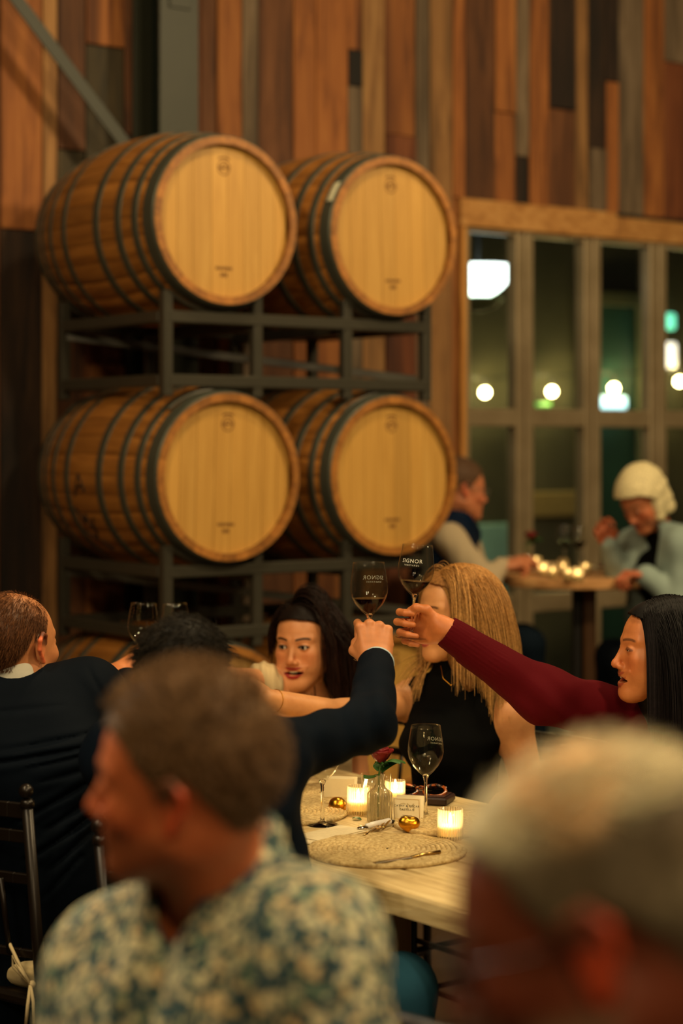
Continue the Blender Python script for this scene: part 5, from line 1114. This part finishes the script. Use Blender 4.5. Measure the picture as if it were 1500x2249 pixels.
# ================================================== D: blonde woman
def person_D():
    r = make_person('woman with straight blonde hair in a black sleeveless top, arm stretched left'); o = NP_(at(999, 1348, 5.0)); R = frame((-.90,-.42,-.06), (.02,0,1)); sc = .98; f2 = np.array([-.80,-.60,0])
    J = {k: NP_(v) for k, v in dict(neck=at(1000,1500,5.03), sR=at(912,1536,5.13), sL=at(1122,1570,4.93), chest=at(1000,1640,5.02), waist=at(1000,1780,5.04), hips=at(1035,1890,5.08), eR=at(757,1572,4.93), wR=at(586,1536,4.74), eL=at(1166,1752,4.93), wL=(.27,4.99,.625), hL=(.38,4.98,.53), hR=(.20,5.12,.53), kR=(-.06,4.95,.52), kL=(.12,4.78,.52), aR=(-.05,4.95,.1), aL=(.12,4.78,.1)).items()}; J['fd'] = (-.8,-.5,0)
    skc = lin('D89A64'); h0 = NP_(at(470, 1490, 4.72))
    parts = [head_mesh(o, R, sc, J['neck'], skc, dict(lip='B05048', brow='6A4526', blush=.35), .0018, (.043,.047), None, fem=True, nose=.9, jaw=.93)]
    p = P(); torso(p, J, f2, w=(.14,.105,.115), q=.70, nr=.046, g=-.004); p.chain([J['sR'], J['eR'], J['wR']], [.048,.037,.026], .03); p.chain([J['sL'], J['eL'], J['wL']], [.050,.040,.026], .03); V, Fc = sdf(p, .0045, *bounds(J, ('neck','sL','sR','hips','wR','eL'), .16)); parts.append((V, Fc, const(V, skc)*(1+.05*nz(V, 14, 3)[:, None])))
    ha = hand_axes((-.93,-.1,.36), (.1,-.9,.35)); p = P(); hand_prims(p, J['wR'], ha, .92, (40,50,30), [(.02,.018,-.010), (.045,.028,-.024), (.070,.026,-.034), (.088,.02,-.036)]); parts.append(hand_mesh(p, J['wR'], skc, .0028, .15))
    ha = hand_axes((-.9,-.4,.0), (0,0,1), True); p = P(); hand_prims(p, J['wL'], ha, .92, (25,30,20), [(.02,.022,-.012), (.046,.040,-.028), (.072,.034,-.036), (.090,.026,-.034)]); parts.append(hand_mesh(p, J['wL'], skc, .0028, .15))
    V, Fc, c = joinVF(parts); mesh('body', V, Fc, M_SKIN, r, True, c); put_eyes(r, o, R, sc)
    a = J['eR']+(J['wR']-J['eR'])*.90; ax = J['wR']-J['eR']; ax /= np.linalg.norm(ax); e1 = np.cross(ax, [0,0,1]); e1 /= np.linalg.norm(e1); e2 = np.cross(ax, e1)
    m = MB(); m.tube([a+(e1*math.cos(q)+e2*math.sin(q))*(.0285) for q in np.linspace(0, 2*PI, 25)], .0009, 6, False); m.build('bracelet', M_GOLD, r, True)
    p = P(); torso(p, J, f2, w=(.145,.114,.124), q=.76, g=.004, nr=.046); p.ell(J['chest']+f2*.055+(0,0,.01), (.10,.10,.075), .04)
    for s in ('sR', 'sL'):
        out = J[s]-J['neck']; out[2] = 0; out /= np.linalg.norm(out); p.plane(J[s]-out*.012, out+np.array([0,0,.15]), .004)
    c0 = J['neck']; p.cone(c0-(0,0,.03), c0+(o-c0)*.40, .056, .050, .03)
    def disp(X): return (.0035*nz(X, 18, 8)+.002*np.sin(X[..., 2]*60+nz(X, 9, 3)*3)).astype(np.float32)
    cloth('sleeveless_top', r, p, *bounds(J, ('neck','sL','sR','hips'), .2), M_BLACK, .0045, disp)
    ch = [NP_(at(968,1462,4.93)), NP_(at(973,1490,4.90)), NP_(at(990,1505,4.89)), NP_(at(1008,1496,4.90)), NP_(at(1020,1462,4.95))]; m = MB(); m.tube([Vector(x.tolist()) for x in ch], .0007, 6); m.ball(ch[2], .002, 8, 6); m.build('necklace', M_GOLD, r, True)
    legs(r, J, M_PANTS)
    hc = lin('9A6A36'); cl = P(); cl.frame(o, R, sc).ell((0,-.022,.036), (.083,.102,.092), .01); cl.frame()
    vol = P(); vol.ops = list(cl.ops); vol.chain([NP_(at(1026,1360,5.03)), NP_(at(1042,1440,5.02)), NP_(at(1060,1500,5.02))], [.066,.056,.036], .03); vol.chain([NP_(at(1012,1370,4.965)), NP_(at(1018,1440,4.95)), NP_(at(1030,1500,4.93))], [.040,.036,.020], .03)
    V, Fc = hair_cap(o, R, sc, .006, 0, .004, .003, .001, 40, .0, 7); mesh('hair_base', V, Fc, M_HAIR, r, True, const(V, lin('8A5E32')))
    V, Fc = sdf(vol2(vol, 1), .004, NP_(at(900,1600,4.85))-.05, NP_(at(1180,1250,5.15))+.08, disp=lambda X: (.002*np.sin(X[..., 0]*160)).astype(np.float32)); mesh('hair_lengths', V, Fc, M_HAIR, r, True, const(V, lin('6E4A26')))
    body = P(); body.ops = list(vol.ops); body.cone(J['neck'], J['sL'], .052, .052, .02).cone(J['neck'], J['sR'], .052, .05, .02).cone(J['chest'], J['neck'], .13, .09, .03, flat=f2, q=.75)
    L, W_, nn = scalp_roots(5200, o, R, sc, .012, 0, .004, 8); sd = np.where(L[:, 0] > .012, 1, -1)
    rg = np.random.default_rng(31); n = 4600; yy = rg.uniform(-.085, .060, n); xx = .012+rg.uniform(-.012, .016, n); zz = .034+.087*np.sqrt(np.clip(1-((yy+.02)/.097)**2-(xx/.078)**2, 0, 1)); L2 = np.stack([xx, yy, zz], -1); L = np.concatenate([L[:5000], L2]); W_ = (L*sc)@R+o; sd = np.where(L[:, 0] > .012, 1, -1)
    fr_ = np.clip((L[:, 1]-.0)/.05, 0, 1); d = np.stack([sd*(1.0-.25*fr_), -.28-.75*fr_, -.12+0*fr_], -1)
    strands('hair', r, W_, d@R, .275+.012*np.sin(L[:, 1]*200)+rg.uniform(-.02, .02, len(L)), 13, .30, body, .002, .0008, hc, .14, jitter=.05, tipcol=lin('C99A5C'), seed=9, kill=(o, R, sc, lambda L: (L[..., 1] > .062) & (L[..., 2] < .070)))
    # front locks lying on the shoulders
    rg = np.random.default_rng(11); n = 220; rt = np.array([0,.03,.10])+rg.normal(size=(n,3))*[.022,.014,.006]; rt = np.where(rg.uniform(size=(n,1)) < .5, rt*[1,1,1], rt); W2 = (rt*sc)@R+o; d = np.stack([np.where(rt[:, 0] > 0, .9, -.9), -.5+0*rt[:, 0], -.3+0*rt[:, 0]], -1)
    n2 = 260; W3 = NP_(at(957, 1425, 5.07))+rg.normal(size=(n2,3))*[.010,.012,.010]; strands('side_lock', r, W3, np.array([[-.22,-.35,-1.]])+0*W3, .125+rg.uniform(-.02,.02,n2), 10, .10, body, .003, .0010, lin('A87A44'), .3, jitter=.13, tipcol=lin('D8A868'), seed=14)
    strands('front_hair', r, W2, d@R, .30+rg.uniform(-.03,.03,n), 20, .28, body, .003, .0010, lin('A87A44'), .35, jitter=.05, tipcol=lin('D0A064'), seed=12, kill=(o, R, sc, lambda L: (L[..., 1] > .062) & (L[..., 2] < .066) & (L[..., 2] > -.09)))
    finish_person(r, (.33, 5.05, 0))
person_D()
chair((.46, 5.20, 0), (-.80,-.60), 'bronze chair under the blonde woman')
# ================================================== E: laughing woman in burgundy
def person_E():
    r = make_person('laughing woman with straight black hair in a burgundy sweater, raising a glass'); o = NP_(at(1452, 1430, 4.42)); R = frame((-.97,-.10,.03), (0,0,1)); sc = .985; f2 = np.array([-.85,-.5,0])
    J = {k: NP_(v) for k, v in dict(neck=at(1500,1580,4.45), sR=at(1405,1582,4.55), sL=at(1600,1620,4.30), chest=at(1525,1740,4.46), waist=at(1545,1920,4.48), hips=at(1570,2080,4.5), eR=at(1196,1530,4.42), hL=(.82,4.4,.53), hR=(.74,4.58,.53), kR=(.50,4.45,.52), kL=(.58,4.25,.52), aR=(.5,4.45,.1), aL=(.58,4.25,.1)).items()}; J['fd'] = (-.8,-.5,0)
    skc = lin('C87C46')
    parts = [head_mesh(o, R, sc, J['neck'], skc, dict(lip='A04A2E', brow='1A100C', smile=1.5, blush=.3, lash=.5, browk=.7), .0017, (.044,.05), None, fem=True, smile=1.5, eyeopen=.34, nose=.92, jaw=.96)]
    ha = hand_axes((-.80,.46,.10), (.42,.85,-.02)); pin = np.array([.077,.026,-.027]); sp = NP_(at(904.5, 1350, 4.42)); w0 = sp-pin@ha*.95; J['wR'] = w0
    p = P(); hand_prims(p, w0, ha, .95, [(66,84,44),(70,86,46),(74,86,46),(76,88,46)], [(.018,.022,-.012), (.040,.044,-.026), (.060,.046,-.042), (.076,.038,-.040)], (.06,.0,-.06,-.12), fore=.01); p.cone(J['eR'], w0, .04, .024, .02)
    parts.append(hand_mesh(p, w0, np.array(skc)*[1.05,1,.98], .0016, .15))
    p = P(); torso(p, J, f2, w=(.15,.13,.14), q=.66, g=-.01); V, Fc = sdf(p, .010, *bounds(J, ('neck','sL','sR','hips'), .2)); parts.append((V, Fc, const(V, skc)))
    V, Fc, c = joinVF(parts); mesh('body', V, Fc, M_SKIN, r, True, c); put_eyes(r, o, R, sc, (0,1,.0), '140A06')
    V = []; Fq = []; n = 13
    for i in range(n):
        x = -.0215+.043*i/(n-1); yy = .0935-15*x*x; zt_ = -.054+.012*(x/.0275)**2; V += [(x, yy, zt_+.001), (x, yy+.0002, zt_-.0082), (x, yy-.004, zt_-.0075), (x, yy-.004, zt_+.001)]
    for i in range(n-1):
        for j in range(4): Fq.append((4*i+j, 4*i+(j+1)%4, 4*i+4+(j+1)%4, 4*i+4+j))
    mesh('teeth', (np.array(V)*sc)@R+o, Fq, M_TEETH, r, False)
    ax = w0-J['eR']; ax /= np.linalg.norm(ax); cf = w0-ax*.004
    p = P(); torso(p, J, f2, w=(.155,.14,.15), q=.7, g=.01, nr=.062); p.chain([J['sR'], J['eR'], cf], [.066,.060,.036], .03); p.cone(J['sL'], J['sL']+(-.02,-.05,-.25), .06, .05, .03); p.plane(cf, ax, .003); p.cone(w0-ax*.03, w0+ax*.03, .027, .028, .002, 's')
    e = J['eR']
    def disp(X):
        t_ = (X-e)@ax; ang = np.arctan2((X-e)[..., 1], ((X-e)-(t_[..., None]*ax))[..., 2]); L_ = np.linalg.norm(cf-e); rib = np.cos(ang*40)*.0009*sst(.35, .5, t_/L_); d = np.sqrt(((X-e)**2).sum(-1))
        return (rib+(.004*np.sin((X@np.array([70,20,80.]))+2.5*nz(X, 9, 5))*np.exp(-(d/.14)**2)+.0025*nz(X, 20, 6))*(t_ < L_*.8)).astype(np.float32)
    cloth('sweater', r, p, *bounds(J, ('neck','sL','sR','hips','eR','wR'), .18), M_BURG, .0035, disp)
    legs(r, J, M_PANTS)
    hc = lin('0D0B0C'); cl = P(); cl.frame(o, R, sc).ell((0,-.024,.036), (.086,.104,.093), .01); cl.frame()
    vol = P(); vol.ops = list(cl.ops); vol.chain([NP_(at(1470,1440,4.43)), NP_(at(1485,1520,4.43)), NP_(at(1490,1600,4.43))], [.088,.082,.065], .03)
    V, Fc = hair_cap(o, R, sc, .006, 0, .0, .003, .001, 40, .0, 7); mesh('hair_base', V, Fc, M_HAIR, r, True, const(V, hc))
    V, Fc = sdf(vol2(vol, 1), .004, NP_(at(1350,1700,4.25))-.05, NP_(at(1600,1330,4.6))+.05, disp=lambda X: (.0015*np.sin(X[..., 0]*180)).astype(np.float32)); mesh('hair_lengths', V, Fc, M_HAIR, r, True, const(V, hc))
    body = P(); body.ops = list(vol.ops); body.cone(J['neck'], J['sL'], .06, .05, .02)
    L, W_, nn = scalp_roots(4200, o, R, sc, .012, 0, .0, 8); rg = np.random.default_rng(31); n = 2400; yy = rg.uniform(-.08, .066, n); xx = rg.uniform(-.010, .012, n); zz = .034+.089*np.sqrt(np.clip(1-((yy+.02)/.099)**2-(xx/.08)**2, 0, 1)); L = np.concatenate([L[:2800], np.stack([xx, yy, zz], -1)]); W_ = (L*sc)@R+o; sd = np.where(L[:, 0] > .0, 1, -1)
    d = np.stack([sd*1.0, -.10-.4*np.clip(L[:, 1]/.06, 0, 1), -.1+0*yy.mean()+0*L[:, 0]], -1)
    strands('hair', r, W_, d@R, .30, 16, .28, body, .002, .0010, hc, .5, jitter=.04, tipcol=lin('1C171A'), seed=9, kill=(o, R, sc, lambda L: (L[..., 1] > .058) & (L[..., 2] < .066)))
    finish_person(r, (.78, 4.48, 0))
person_E()
chair((.86, 4.62, 0), (-.85,-.5), 'bronze chair under the laughing woman in burgundy')
# ================================================== F: man in the floral shirt
def person_F():
    r = make_person('out-of-focus man in a patterned cream and teal shirt, head in left profile'); o = NP_(at(400, 1716, 2.2)); R = frame((-.965,.20,-.02), (.02,-.20,.98)); sc = .985; f2 = np.array([-.62,-.78,0])
    J = {k: NP_(v) for k, v in dict(neck=at(478,1960,2.28), sR=at(268,2135,2.40), sL=at(668,2090,2.20), chest=at(440,2400,2.26), waist=at(450,2900,2.27), hips=(-.155,2.28,.54), eL=at(800,2520,2.12), eR=at(150,2500,2.38), hL=(-.06,2.2,.54), hR=(-.24,2.32,.54), kL=(-.28,1.86,.52), kR=(-.5,2.0,.52), aL=(-.30,1.86,.1), aR=(-.5,2.0,.1)).items()}; J['fd'] = (-.6,-.8,0)
    skc = lin('C86E40'); hairc = lin('5E452C')
    parts = [head_mesh(o, R, sc, J['neck'], skc, dict(stubble=(lin('4A3020'), .45), hairtone=(hairc, .85), brow='2A1A10', blush=.5, lip='8A3A30', hl=(0,-.006)), .0028, (.062,.066), None, jaw=1.08, nose=1.1)]
    p = P(); torso(p, J, f2, g=-.01, w=(.18,.18,.18)); p.chain([J['sL'], J['eL']], [.05,.04], .02).chain([J['sR'], J['eR']], [.05,.04], .02); V, Fc = sdf(p, .010, *bounds(J, ('neck','sL','sR','hips','eL','eR'), .2)); parts.append((V, Fc, const(V, skc)))
    for s, w_, dr_ in (('L', (-.16,1.98,.62), (-.7,-.7,-.1)), ('R', (-.42,2.1,.62), (-.3,-.9,-.1))):
        w_ = NP_(w_); p = P(); p.chain([J['e'+s], w_], [.042,.028], .02); ha = hand_axes(dr_, (0,0,1), s == 'L'); hand_prims(p, w_, ha, 1.0, (25,30,20), [(.02,.022,-.012), (.046,.040,-.028), (.072,.034,-.036), (.090,.026,-.034)]); V, Fc = sdf(p, .004, np.minimum(w_, J['e'+s])-.17, np.maximum(w_, J['e'+s])+.17); parts.append((V, Fc, const(V, skc)))
    V, Fc, c = joinVF(parts); mesh('body', V, Fc, M_SKIN, r, True, c); put_eyes(r, o, R, sc)
    t = NT('floral_print'); v = t.coord((1,1,1)); vo = t.new('ShaderNodeTexVoronoi'); vo.inputs['Scale'].default_value = 74; nn_ = t.new('ShaderNodeTexNoise'); nn_.inputs['Scale'].default_value = 40
    mv = t.new('ShaderNodeMix', data_type='VECTOR'); mv.inputs[0].default_value = .035; t.link(v, nn_.inputs['Vector']); t.link(v, mv.inputs[4]); t.link(nn_.outputs['Color'], mv.inputs[5]); t.link(mv.outputs[1], vo.inputs['Vector'])
    c1 = t.ramp(vo.outputs['Distance'], [(.30, 'CFC49C'), (.48, '9FA27E'), (.56, '23424C')]); v2 = t.new('ShaderNodeTexVoronoi'); v2.inputs['Scale'].default_value = 74; t.link(mv.outputs[1], v2.inputs['Vector'])
    sp_ = t.new('ShaderNodeSeparateColor'); t.link(v2.outputs['Color'], sp_.inputs[0]); c2 = t.ramp(sp_.outputs[0], [(.0, (1,1,1)), (.45, (1,.94,.9)), (.7, (.95,.72,.55)), (.85, (.35,.52,.55)), (1, (.22,.38,.42))]); t.base(t.mix(c1, c2, 1.0, 'MULTIPLY')); t.val('Roughness', .85)
    p = P(); torso(p, J, f2, w=(.19,.195,.195), q=.64, g=.012, nr=.072); p.chain([J['sL'], J['eL']], [.078,.074], .04).chain([J['sR'], J['eR']], [.078,.074], .04)
    p.cone(J['neck']-(0,0,.06), J['neck']+(0,0,.05), .085, .080, .03)                    # collar stand
    p.cone(J['neck']-(0,0,.10)+f2*.02, J['neck']+(0,0,.16)+f2*.0, .062, .074, .006, 's')
    p.cone(J['neck']-(0,0,.20)+f2*.16, J['neck']+(0,0,.10)+f2*.10, .010, .070, .012, 's')     # open neckline
    cloth('patterned_shirt', r, p, *bounds(J, ('neck','sL','sR','hips','eL','eR'), .2), t.m, .006, lambda X: (.004*nz(X, 14, 4)).astype(np.float32))
    c0 = J['neck']+NP_((0,0,.0)); p = P(); p.cone(c0-(0,0,.03), c0+(0,0,.055), .092, .082, .01); p.cone(c0-(0,0,.08), c0+(0,0,.1), .086, .076, .002, 's'); p.cone(c0+f2*.12-(0,0,.05), c0+f2*.12+(0,0,.06), .05, .07, .004, 's'); cloth('collar', r, p, c0-.15, c0+.15, t.m, .004)
    legs(r, J, M_PANTS)
    V, Fc = hair_cap(o, R, sc, .005, .004, -.004, .004, .0015, 60, .010, 3); mesh('hair_base', V, Fc, M_HAIR, r, True, const(V, hairc))
    L, W_, nn = scalp_roots(1800, o, R, sc, .008, .004, -.006, 5); top = (L[:, 2] > .085); strands('hair', r, W_, (nn*[.6,.6,.5]+np.where(top[:, None], np.array([0,.3,.6]), np.array([0,-.3,-.3])))@R, np.where(top, .026, .012), 5, .05, None, 0, .0010, lin('6E5236'), .35, jitter=.2)
    finish_person(r, (-.155, 2.28, 0))
person_F()
chair((-.10, 2.36, 0), (-.62,-.78), 'bronze chair under the man in the patterned shirt')
# ================================================== G: grey haired man nearest the camera
def person_G():
    r = make_person('large out-of-focus grey-haired man at the lower right, nearest the camera'); o = NP_(at(1296, 2046, 1.42)); R = frame((-.92,.20,-.28), (-.02,.02,1)); sc = 1.0; f2 = np.array([-.9,.3,0])
    J = {k: NP_(v) for k, v in dict(neck=(.235,1.45,1.10), sR=(.24,1.64,1.03), sL=(.25,1.25,1.03), chest=(.25,1.45,.92), waist=(.27,1.45,.74), hips=(.29,1.45,.54), eR=(.12,1.72,.78), eL=(.13,1.2,.78), hL=(.28,1.37,.54), hR=(.28,1.53,.54), kL=(-.1,1.4,.52), kR=(-.1,1.6,.52), aL=(-.1,1.4,.1), aR=(-.1,1.6,.1)).items()}; J['fd'] = (-1,0,0)
    skc = lin('7E3E26'); gh = lin('D8CBA4')
    parts = [head_mesh(o, R, sc, J['neck'], skc, dict(stubble=(lin('A89878'), .5), hairtone=(lin('4A4030'), .6), brow='5A5040', blush=.5, ear=lin('D0502A'), thin=((0,.03,.11), .7, .06)), .003, (.06,.062), None, jaw=1.08, nose=1.15)]  # bright ear colour carries the backlight
    p = P(); torso(p, J, f2, g=-.01, w=(.16,.15,.16)); V, Fc = sdf(p, .012, *bounds(J, ('neck','sL','sR','hips'), .2)); parts.append((V, Fc, const(V, skc)))
    for s, w_ in (('L', (-.02,1.3,.64)), ('R', (-.03,1.66,.64))):
        w_ = NP_(w_); p = P(); p.chain([J['s'+s], J['e'+s], w_], [.05,.042,.028], .02); ha = hand_axes((-1,.1,-.1), (0,0,1), s == 'L'); hand_prims(p, w_, ha, 1.0, (25,30,20), [(.02,.022,-.012), (.046,.040,-.028), (.072,.034,-.036), (.090,.026,-.034)]); A = np.array([w_, J['e'+s], J['s'+s]]); V, Fc = sdf(p, .005, A.min(0)-.17, A.max(0)+.17); parts.append((V, Fc, const(V, skc)))
    V, Fc, c = joinVF(parts); mesh('body', V, Fc, M_SKIN, r, True, c); put_eyes(r, o, R, sc)
    p = P(); torso(p, J, f2, w=(.17,.165,.172), q=.7, g=.012, nr=.066); p.chain([J['sL'], J['eL']], [.068,.056], .03).chain([J['sR'], J['eR']], [.068,.056], .03); cloth('dark_shirt', r, p, *bounds(J, ('neck','sL','sR','hips','eL','eR'), .2), fabric('dark_brown_shirt', '2E1A14'), .009)
    legs(r, J, M_PANTS)
    V, Fc = hair_cap(o, R, sc, .007, .016, .006, .004, .003, 40, .006, 3); Lc = ((V-o)@R.T)/sc; cc = mixc(const(V, gh), lin('4A3A28'), sst(.098, .070, Lc[:, 2]+.10*(Lc[:, 1]+.02))*.92); cc = mixc(cc, lin('8A7C62'), .8*sst(.05, .02, np.sqrt((Lc[:, 1]+.085)**2+(Lc[:, 2]+.0)**2))); cc = mixc(cc, lin('D89A5C'), .75*sst(.06, .03, np.sqrt((Lc[:, 1]+.02)**2+(Lc[:, 2]-.125)**2))); mesh('hair_base', V, Fc, M_HAIR, r, True, cc)  # orange scalp patch is coloured as skin already lit
    L, W_, nn = scalp_roots(2600, o, R, sc, .010, .0, -.002, 5, keep=lambda L, rg: L[:, 2] > .085); W_ = W_[:900]; nn = nn[:900]; strands('hair', r, W_, (nn*[.5,.5,.3]+[0,-.5,.0])@R, .02, 6, .08, None, 0, .0012, lin('DCD0AC'), .3, jitter=.2)
    # spectacles
    m = MB(); pts = [(s_*(.031)+.024*math.cos(a), .098-.35*(.024*math.cos(a)*s_)**1*0, .003+.018*math.sin(a)) for s_ in (1,) for a in np.linspace(0, 2*PI, 22)]
    for s_ in (-1, 1): m.tube([Vector(((np.array([s_*.033+.024*math.cos(a), .100-.10*abs(.024*math.cos(a)), .002+.018*math.sin(a)])*sc)@R+o).tolist()) for a in np.linspace(0, 2*PI, 22)], .0016, 6, False); m.tube([Vector(((np.array(q)*sc)@R+o).tolist()) for q in ((s_*.057,.098,.008), (s_*.082,.04,.010), (s_*.084,-.012,.012), (s_*.083,-.03,-.006))], .0015, 6)
    m.tube([Vector(((np.array(q)*sc)@R+o).tolist()) for q in ((-.010,.101,.006), (0,.103,.009), (.010,.101,.006))], .0015, 6); m.build('spectacles', plain('black_spectacles', '0E0B0A', .3), r, True)
    finish_person(r, (.29, 1.45, 0))
person_G()
chair((.36, 1.44, 0), (-.97,.2), 'bronze chair under the grey-haired man nearest the camera')
# ================================================== H, I: couple at the bar table
def person_H():
    r = make_person('seated man in a navy vest and oatmeal sleeves at the bar table'); o = NP_(at(1014, 1076, 8.3)); R = frame((.93,.30,-.12), (0,0,1)); sc = 1.03; f2 = np.array([.9,.2,0])
    J = {k: NP_(v) for k, v in dict(neck=at(1000,1150,8.32), sR=at(985,1182,8.17), sL=at(1015,1175,8.5), chest=at(980,1235,8.32), waist=at(965,1310,8.33), hips=at(955,1378,8.33), eR=at(1066,1282,8.06), wR=at(1100,1244,8.12), eL=at(1050,1270,8.5), wL=at(1120,1240,8.42), hR=at(965,1395,8.25), hL=at(965,1395,8.42), kR=at(1160,1415,8.0), kL=at(1150,1405,8.45), aR=(.80,8.05,.38), aL=(.78,8.42,.38)).items()}; J['fd'] = (1,0,0)
    skc = lin('C98058'); hairc = lin('5A4230')
    parts = [head_mesh(o, R, sc, J['neck'], skc, dict(hairtone=(hairc, .9), brow='4A3424', blush=.6), .004, (.056,.06), None, jaw=1.05)]
    p = P(); torso(p, J, f2, g=-.01); V, Fc = sdf(p, .012, *bounds(J, ('neck','sL','sR','hips'), .2)); parts.append((V, Fc, const(V, skc)))
    for s in 'RL': ha = hand_axes((.9,.2,.25), (0,-.3,.9), s == 'L'); p = P(); hand_prims(p, J['w'+s], ha, 1, (50,70,40), [(.02,.024,-.012), (.045,.040,-.030), (.066,.032,-.044), (.080,.020,-.044)]); V, Fc, c = hand_mesh(p, J['w'+s], skc, .004, .16); parts.append((V, Fc, c))
    V, Fc, c = joinVF(parts); mesh('body', V, Fc, M_SKIN, r, True, c); put_eyes(r, o, R, sc)
    p = P(); torso(p, J, f2, w=(.165,.165,.175), q=.72, g=.014); p.cone(J['neck']-(0,0,.02), J['neck']+(o-J['neck'])*.45, .075, .072, .02); [p.plane(J[s]-(0,0,0)+NP_((0,-.01 if s == 'sR' else .01,0)), (0,-1,0) if s == 'sR' else (0,1,0), .004) for s in ('sR','sL')]; cloth('vest', r, p, *bounds(J, ('neck','sL','sR','hips'), .22), M_VEST, .009)
    for s in 'RL': p = P(); p.chain([J['s'+s], J['e'+s], J['w'+s]], [.070,.056,.036], .03); A = np.array([J['s'+s], J['e'+s], J['w'+s]]); cloth('sleeve', r, p, A.min(0)-.1, A.max(0)+.1, M_OATM, .008, lambda X: (.004*nz(X, 22, 4)).astype(np.float32))
    legs(r, J, fabric('dark_jeans', '0C1620'))
    V, Fc = hair_cap(o, R, sc, .006, .0, -.004, .005, .001, 50, .012, 3); mesh('hair', V, Fc, M_HAIR, r, True, const(V, hairc))
    m = MB()
    for s_ in (-1, 1): m.tube([Vector(((np.array(q)*sc)@R+o).tolist()) for q in ((s_*.057,.098,.008), (s_*.082,.04,.010), (s_*.084,-.012,.012))], .0015, 5); m.tube([Vector(((np.array([s_*.033+.022*math.cos(a), .100, .002+.016*math.sin(a)])*sc)@R+o).tolist()) for a in np.linspace(0, 2*PI, 16)], .0014, 5, False)
    m.build('spectacles', plain('silver_wire', '9A9488', .3, .8), r, True)
    finish_person(r, (J['hips'][0], 8.33, .70)); r.location = r.location
person_H()
def stool(x, y, lab, top=.72):
    e = empty('bar_stool', (x, y, 0), lab, 'stool', 'bar stools'); m = MB(); m.lathe([(.0001, top-.03), (.16, top-.03), (.17, top-.015), (.16, top), (.0001, top)], n=28); m.build('seat', M_BTOP, e)
    for k in range(4): a = PI/4+k*PI/2; m = MB(); m.tube([(.11*math.cos(a), .11*math.sin(a), top-.03), (.19*math.cos(a), .19*math.sin(a), 0)], .014, 8); m.build('leg', M_RACK, e, True)
    m = MB(); m.tube([(.155*math.cos(a), .155*math.sin(a), .3) for a in np.linspace(0, 2*PI, 25)], .008, 6, False); m.build('foot_ring', M_RACK, e, True)
stool(.405, 8.36, 'bar stool under the man in the navy vest')
def person_I():
    r = make_person('woman with a white bob bowing her head, in a pale denim jacket'); o = NP_(at(1412, 1098, 8.0)); R = frame((-.60,-.50,-.58), (-.25,-.15,.9)); sc = 1.0; f2 = np.array([-.75,-.62,-.2])
    J = {k: NP_(v) for k, v in dict(neck=at(1452,1166,8.10), sR=at(1398,1196,8.28), sL=at(1500,1200,7.95), chest=at(1455,1265,8.12), waist=at(1462,1345,8.2), hips=at(1455,1425,8.28), eR=at(1362,1262,8.18), wR=at(1336,1196,8.08), eL=at(1490,1330,7.9), wL=at(1420,1262,7.92), hR=at(1435,1440,8.35), hL=at(1465,1440,8.2), kR=at(1345,1440,8.2), kL=at(1370,1460,8.0), aR=(1.12,8.25,.38), aL=(1.15,8.02,.38)).items()}; J['fd'] = (-1,0,0)
    skc = lin('C0764E')
    parts = [head_mesh(o, R, sc, J['neck'], skc, dict(brow='8A6A4A', lip='A04038', blush=.5), .004, (.045,.05), None, fem=True, jaw=.95)]
    for s, x_, z_ in (('R', (-.35,-.25,.85), (-.3,.9,.2)), ('L', (-.95,-.1,.05), (0,0,1))): ha = hand_axes(x_, z_, s == 'L'); p = P(); hand_prims(p, J['w'+s], ha, .95, (45,60,35), [(.02,.024,-.012), (.045,.040,-.030), (.066,.032,-.044), (.080,.020,-.044)]); parts.append(hand_mesh(p, J['w'+s], np.array(skc)*[1,.8,.75], .004, .16))
    V, Fc, c = joinVF(parts); mesh('body', V, Fc, M_SKIN, r, True, c); put_eyes(r, o, R, sc)
    p = P(); torso(p, J, f2, w=(.15,.13,.14), q=.7, g=0); cloth('black_top', r, p, *bounds(J, ('neck','sL','sR','hips'), .2), M_BLACK, .010)
    p = P(); torso(p, J, f2, w=(.165,.15,.16), q=.76, g=.016, nr=.062); p.cone(J['waist']+f2*.22-(0,0,.15), J['neck']+f2*.14+(0,0,.02), .10, .085, .01, 's'); p.cone(J['neck']-(0,0,.04), J['neck']+(0,0,.14), .06, .07, .01, 's')
    for s in 'RL': p.chain([J['s'+s], J['e'+s], J['w'+s]], [.066,.056,.040], .03)
    cloth('denim_jacket', r, p, *bounds(J, ('neck','sL','sR','hips','eR','wR','eL'), .22), M_WDEN, .008, lambda X: (.009*nz(X, 14, 4)).astype(np.float32))
    legs(r, J, fabric('dark_navy_skirt', '0A0F16'))
    V, Fc = hair_cap(o, R, sc, .020, .0, -.006, .004, .002, 40, .012, 3)
    p = P(); p.frame(o, R, sc)
    p.cone((.062,-.02,.03), (.070,.02,-.065), .036, .022, .03, sym=True).cone((0,-.06,.03), (0,-.085,-.055), .062, .045, .03).cone((.04,-.06,.02), (.055,-.05,-.07), .05, .035, .03, sym=True); p.frame(); V2, F2 = sdf(p, .004, o-.19, o+.19, disp=lambda X: (.003*nz((X-o)@R.T, 60, 4)).astype(np.float32))
    V, Fc, c = joinVF([(V, Fc, const(V, lin('E3D3A4'))), (V2, F2, const(V2, lin('E3D3A4')))]); mesh('hair', V, Fc, M_HAIR, r, True, c)
    finish_person(r, (J['hips'][0], 8.28, .70))
person_I()
stool(1.36, 8.28, 'bar stool under the woman in the denim jacket')
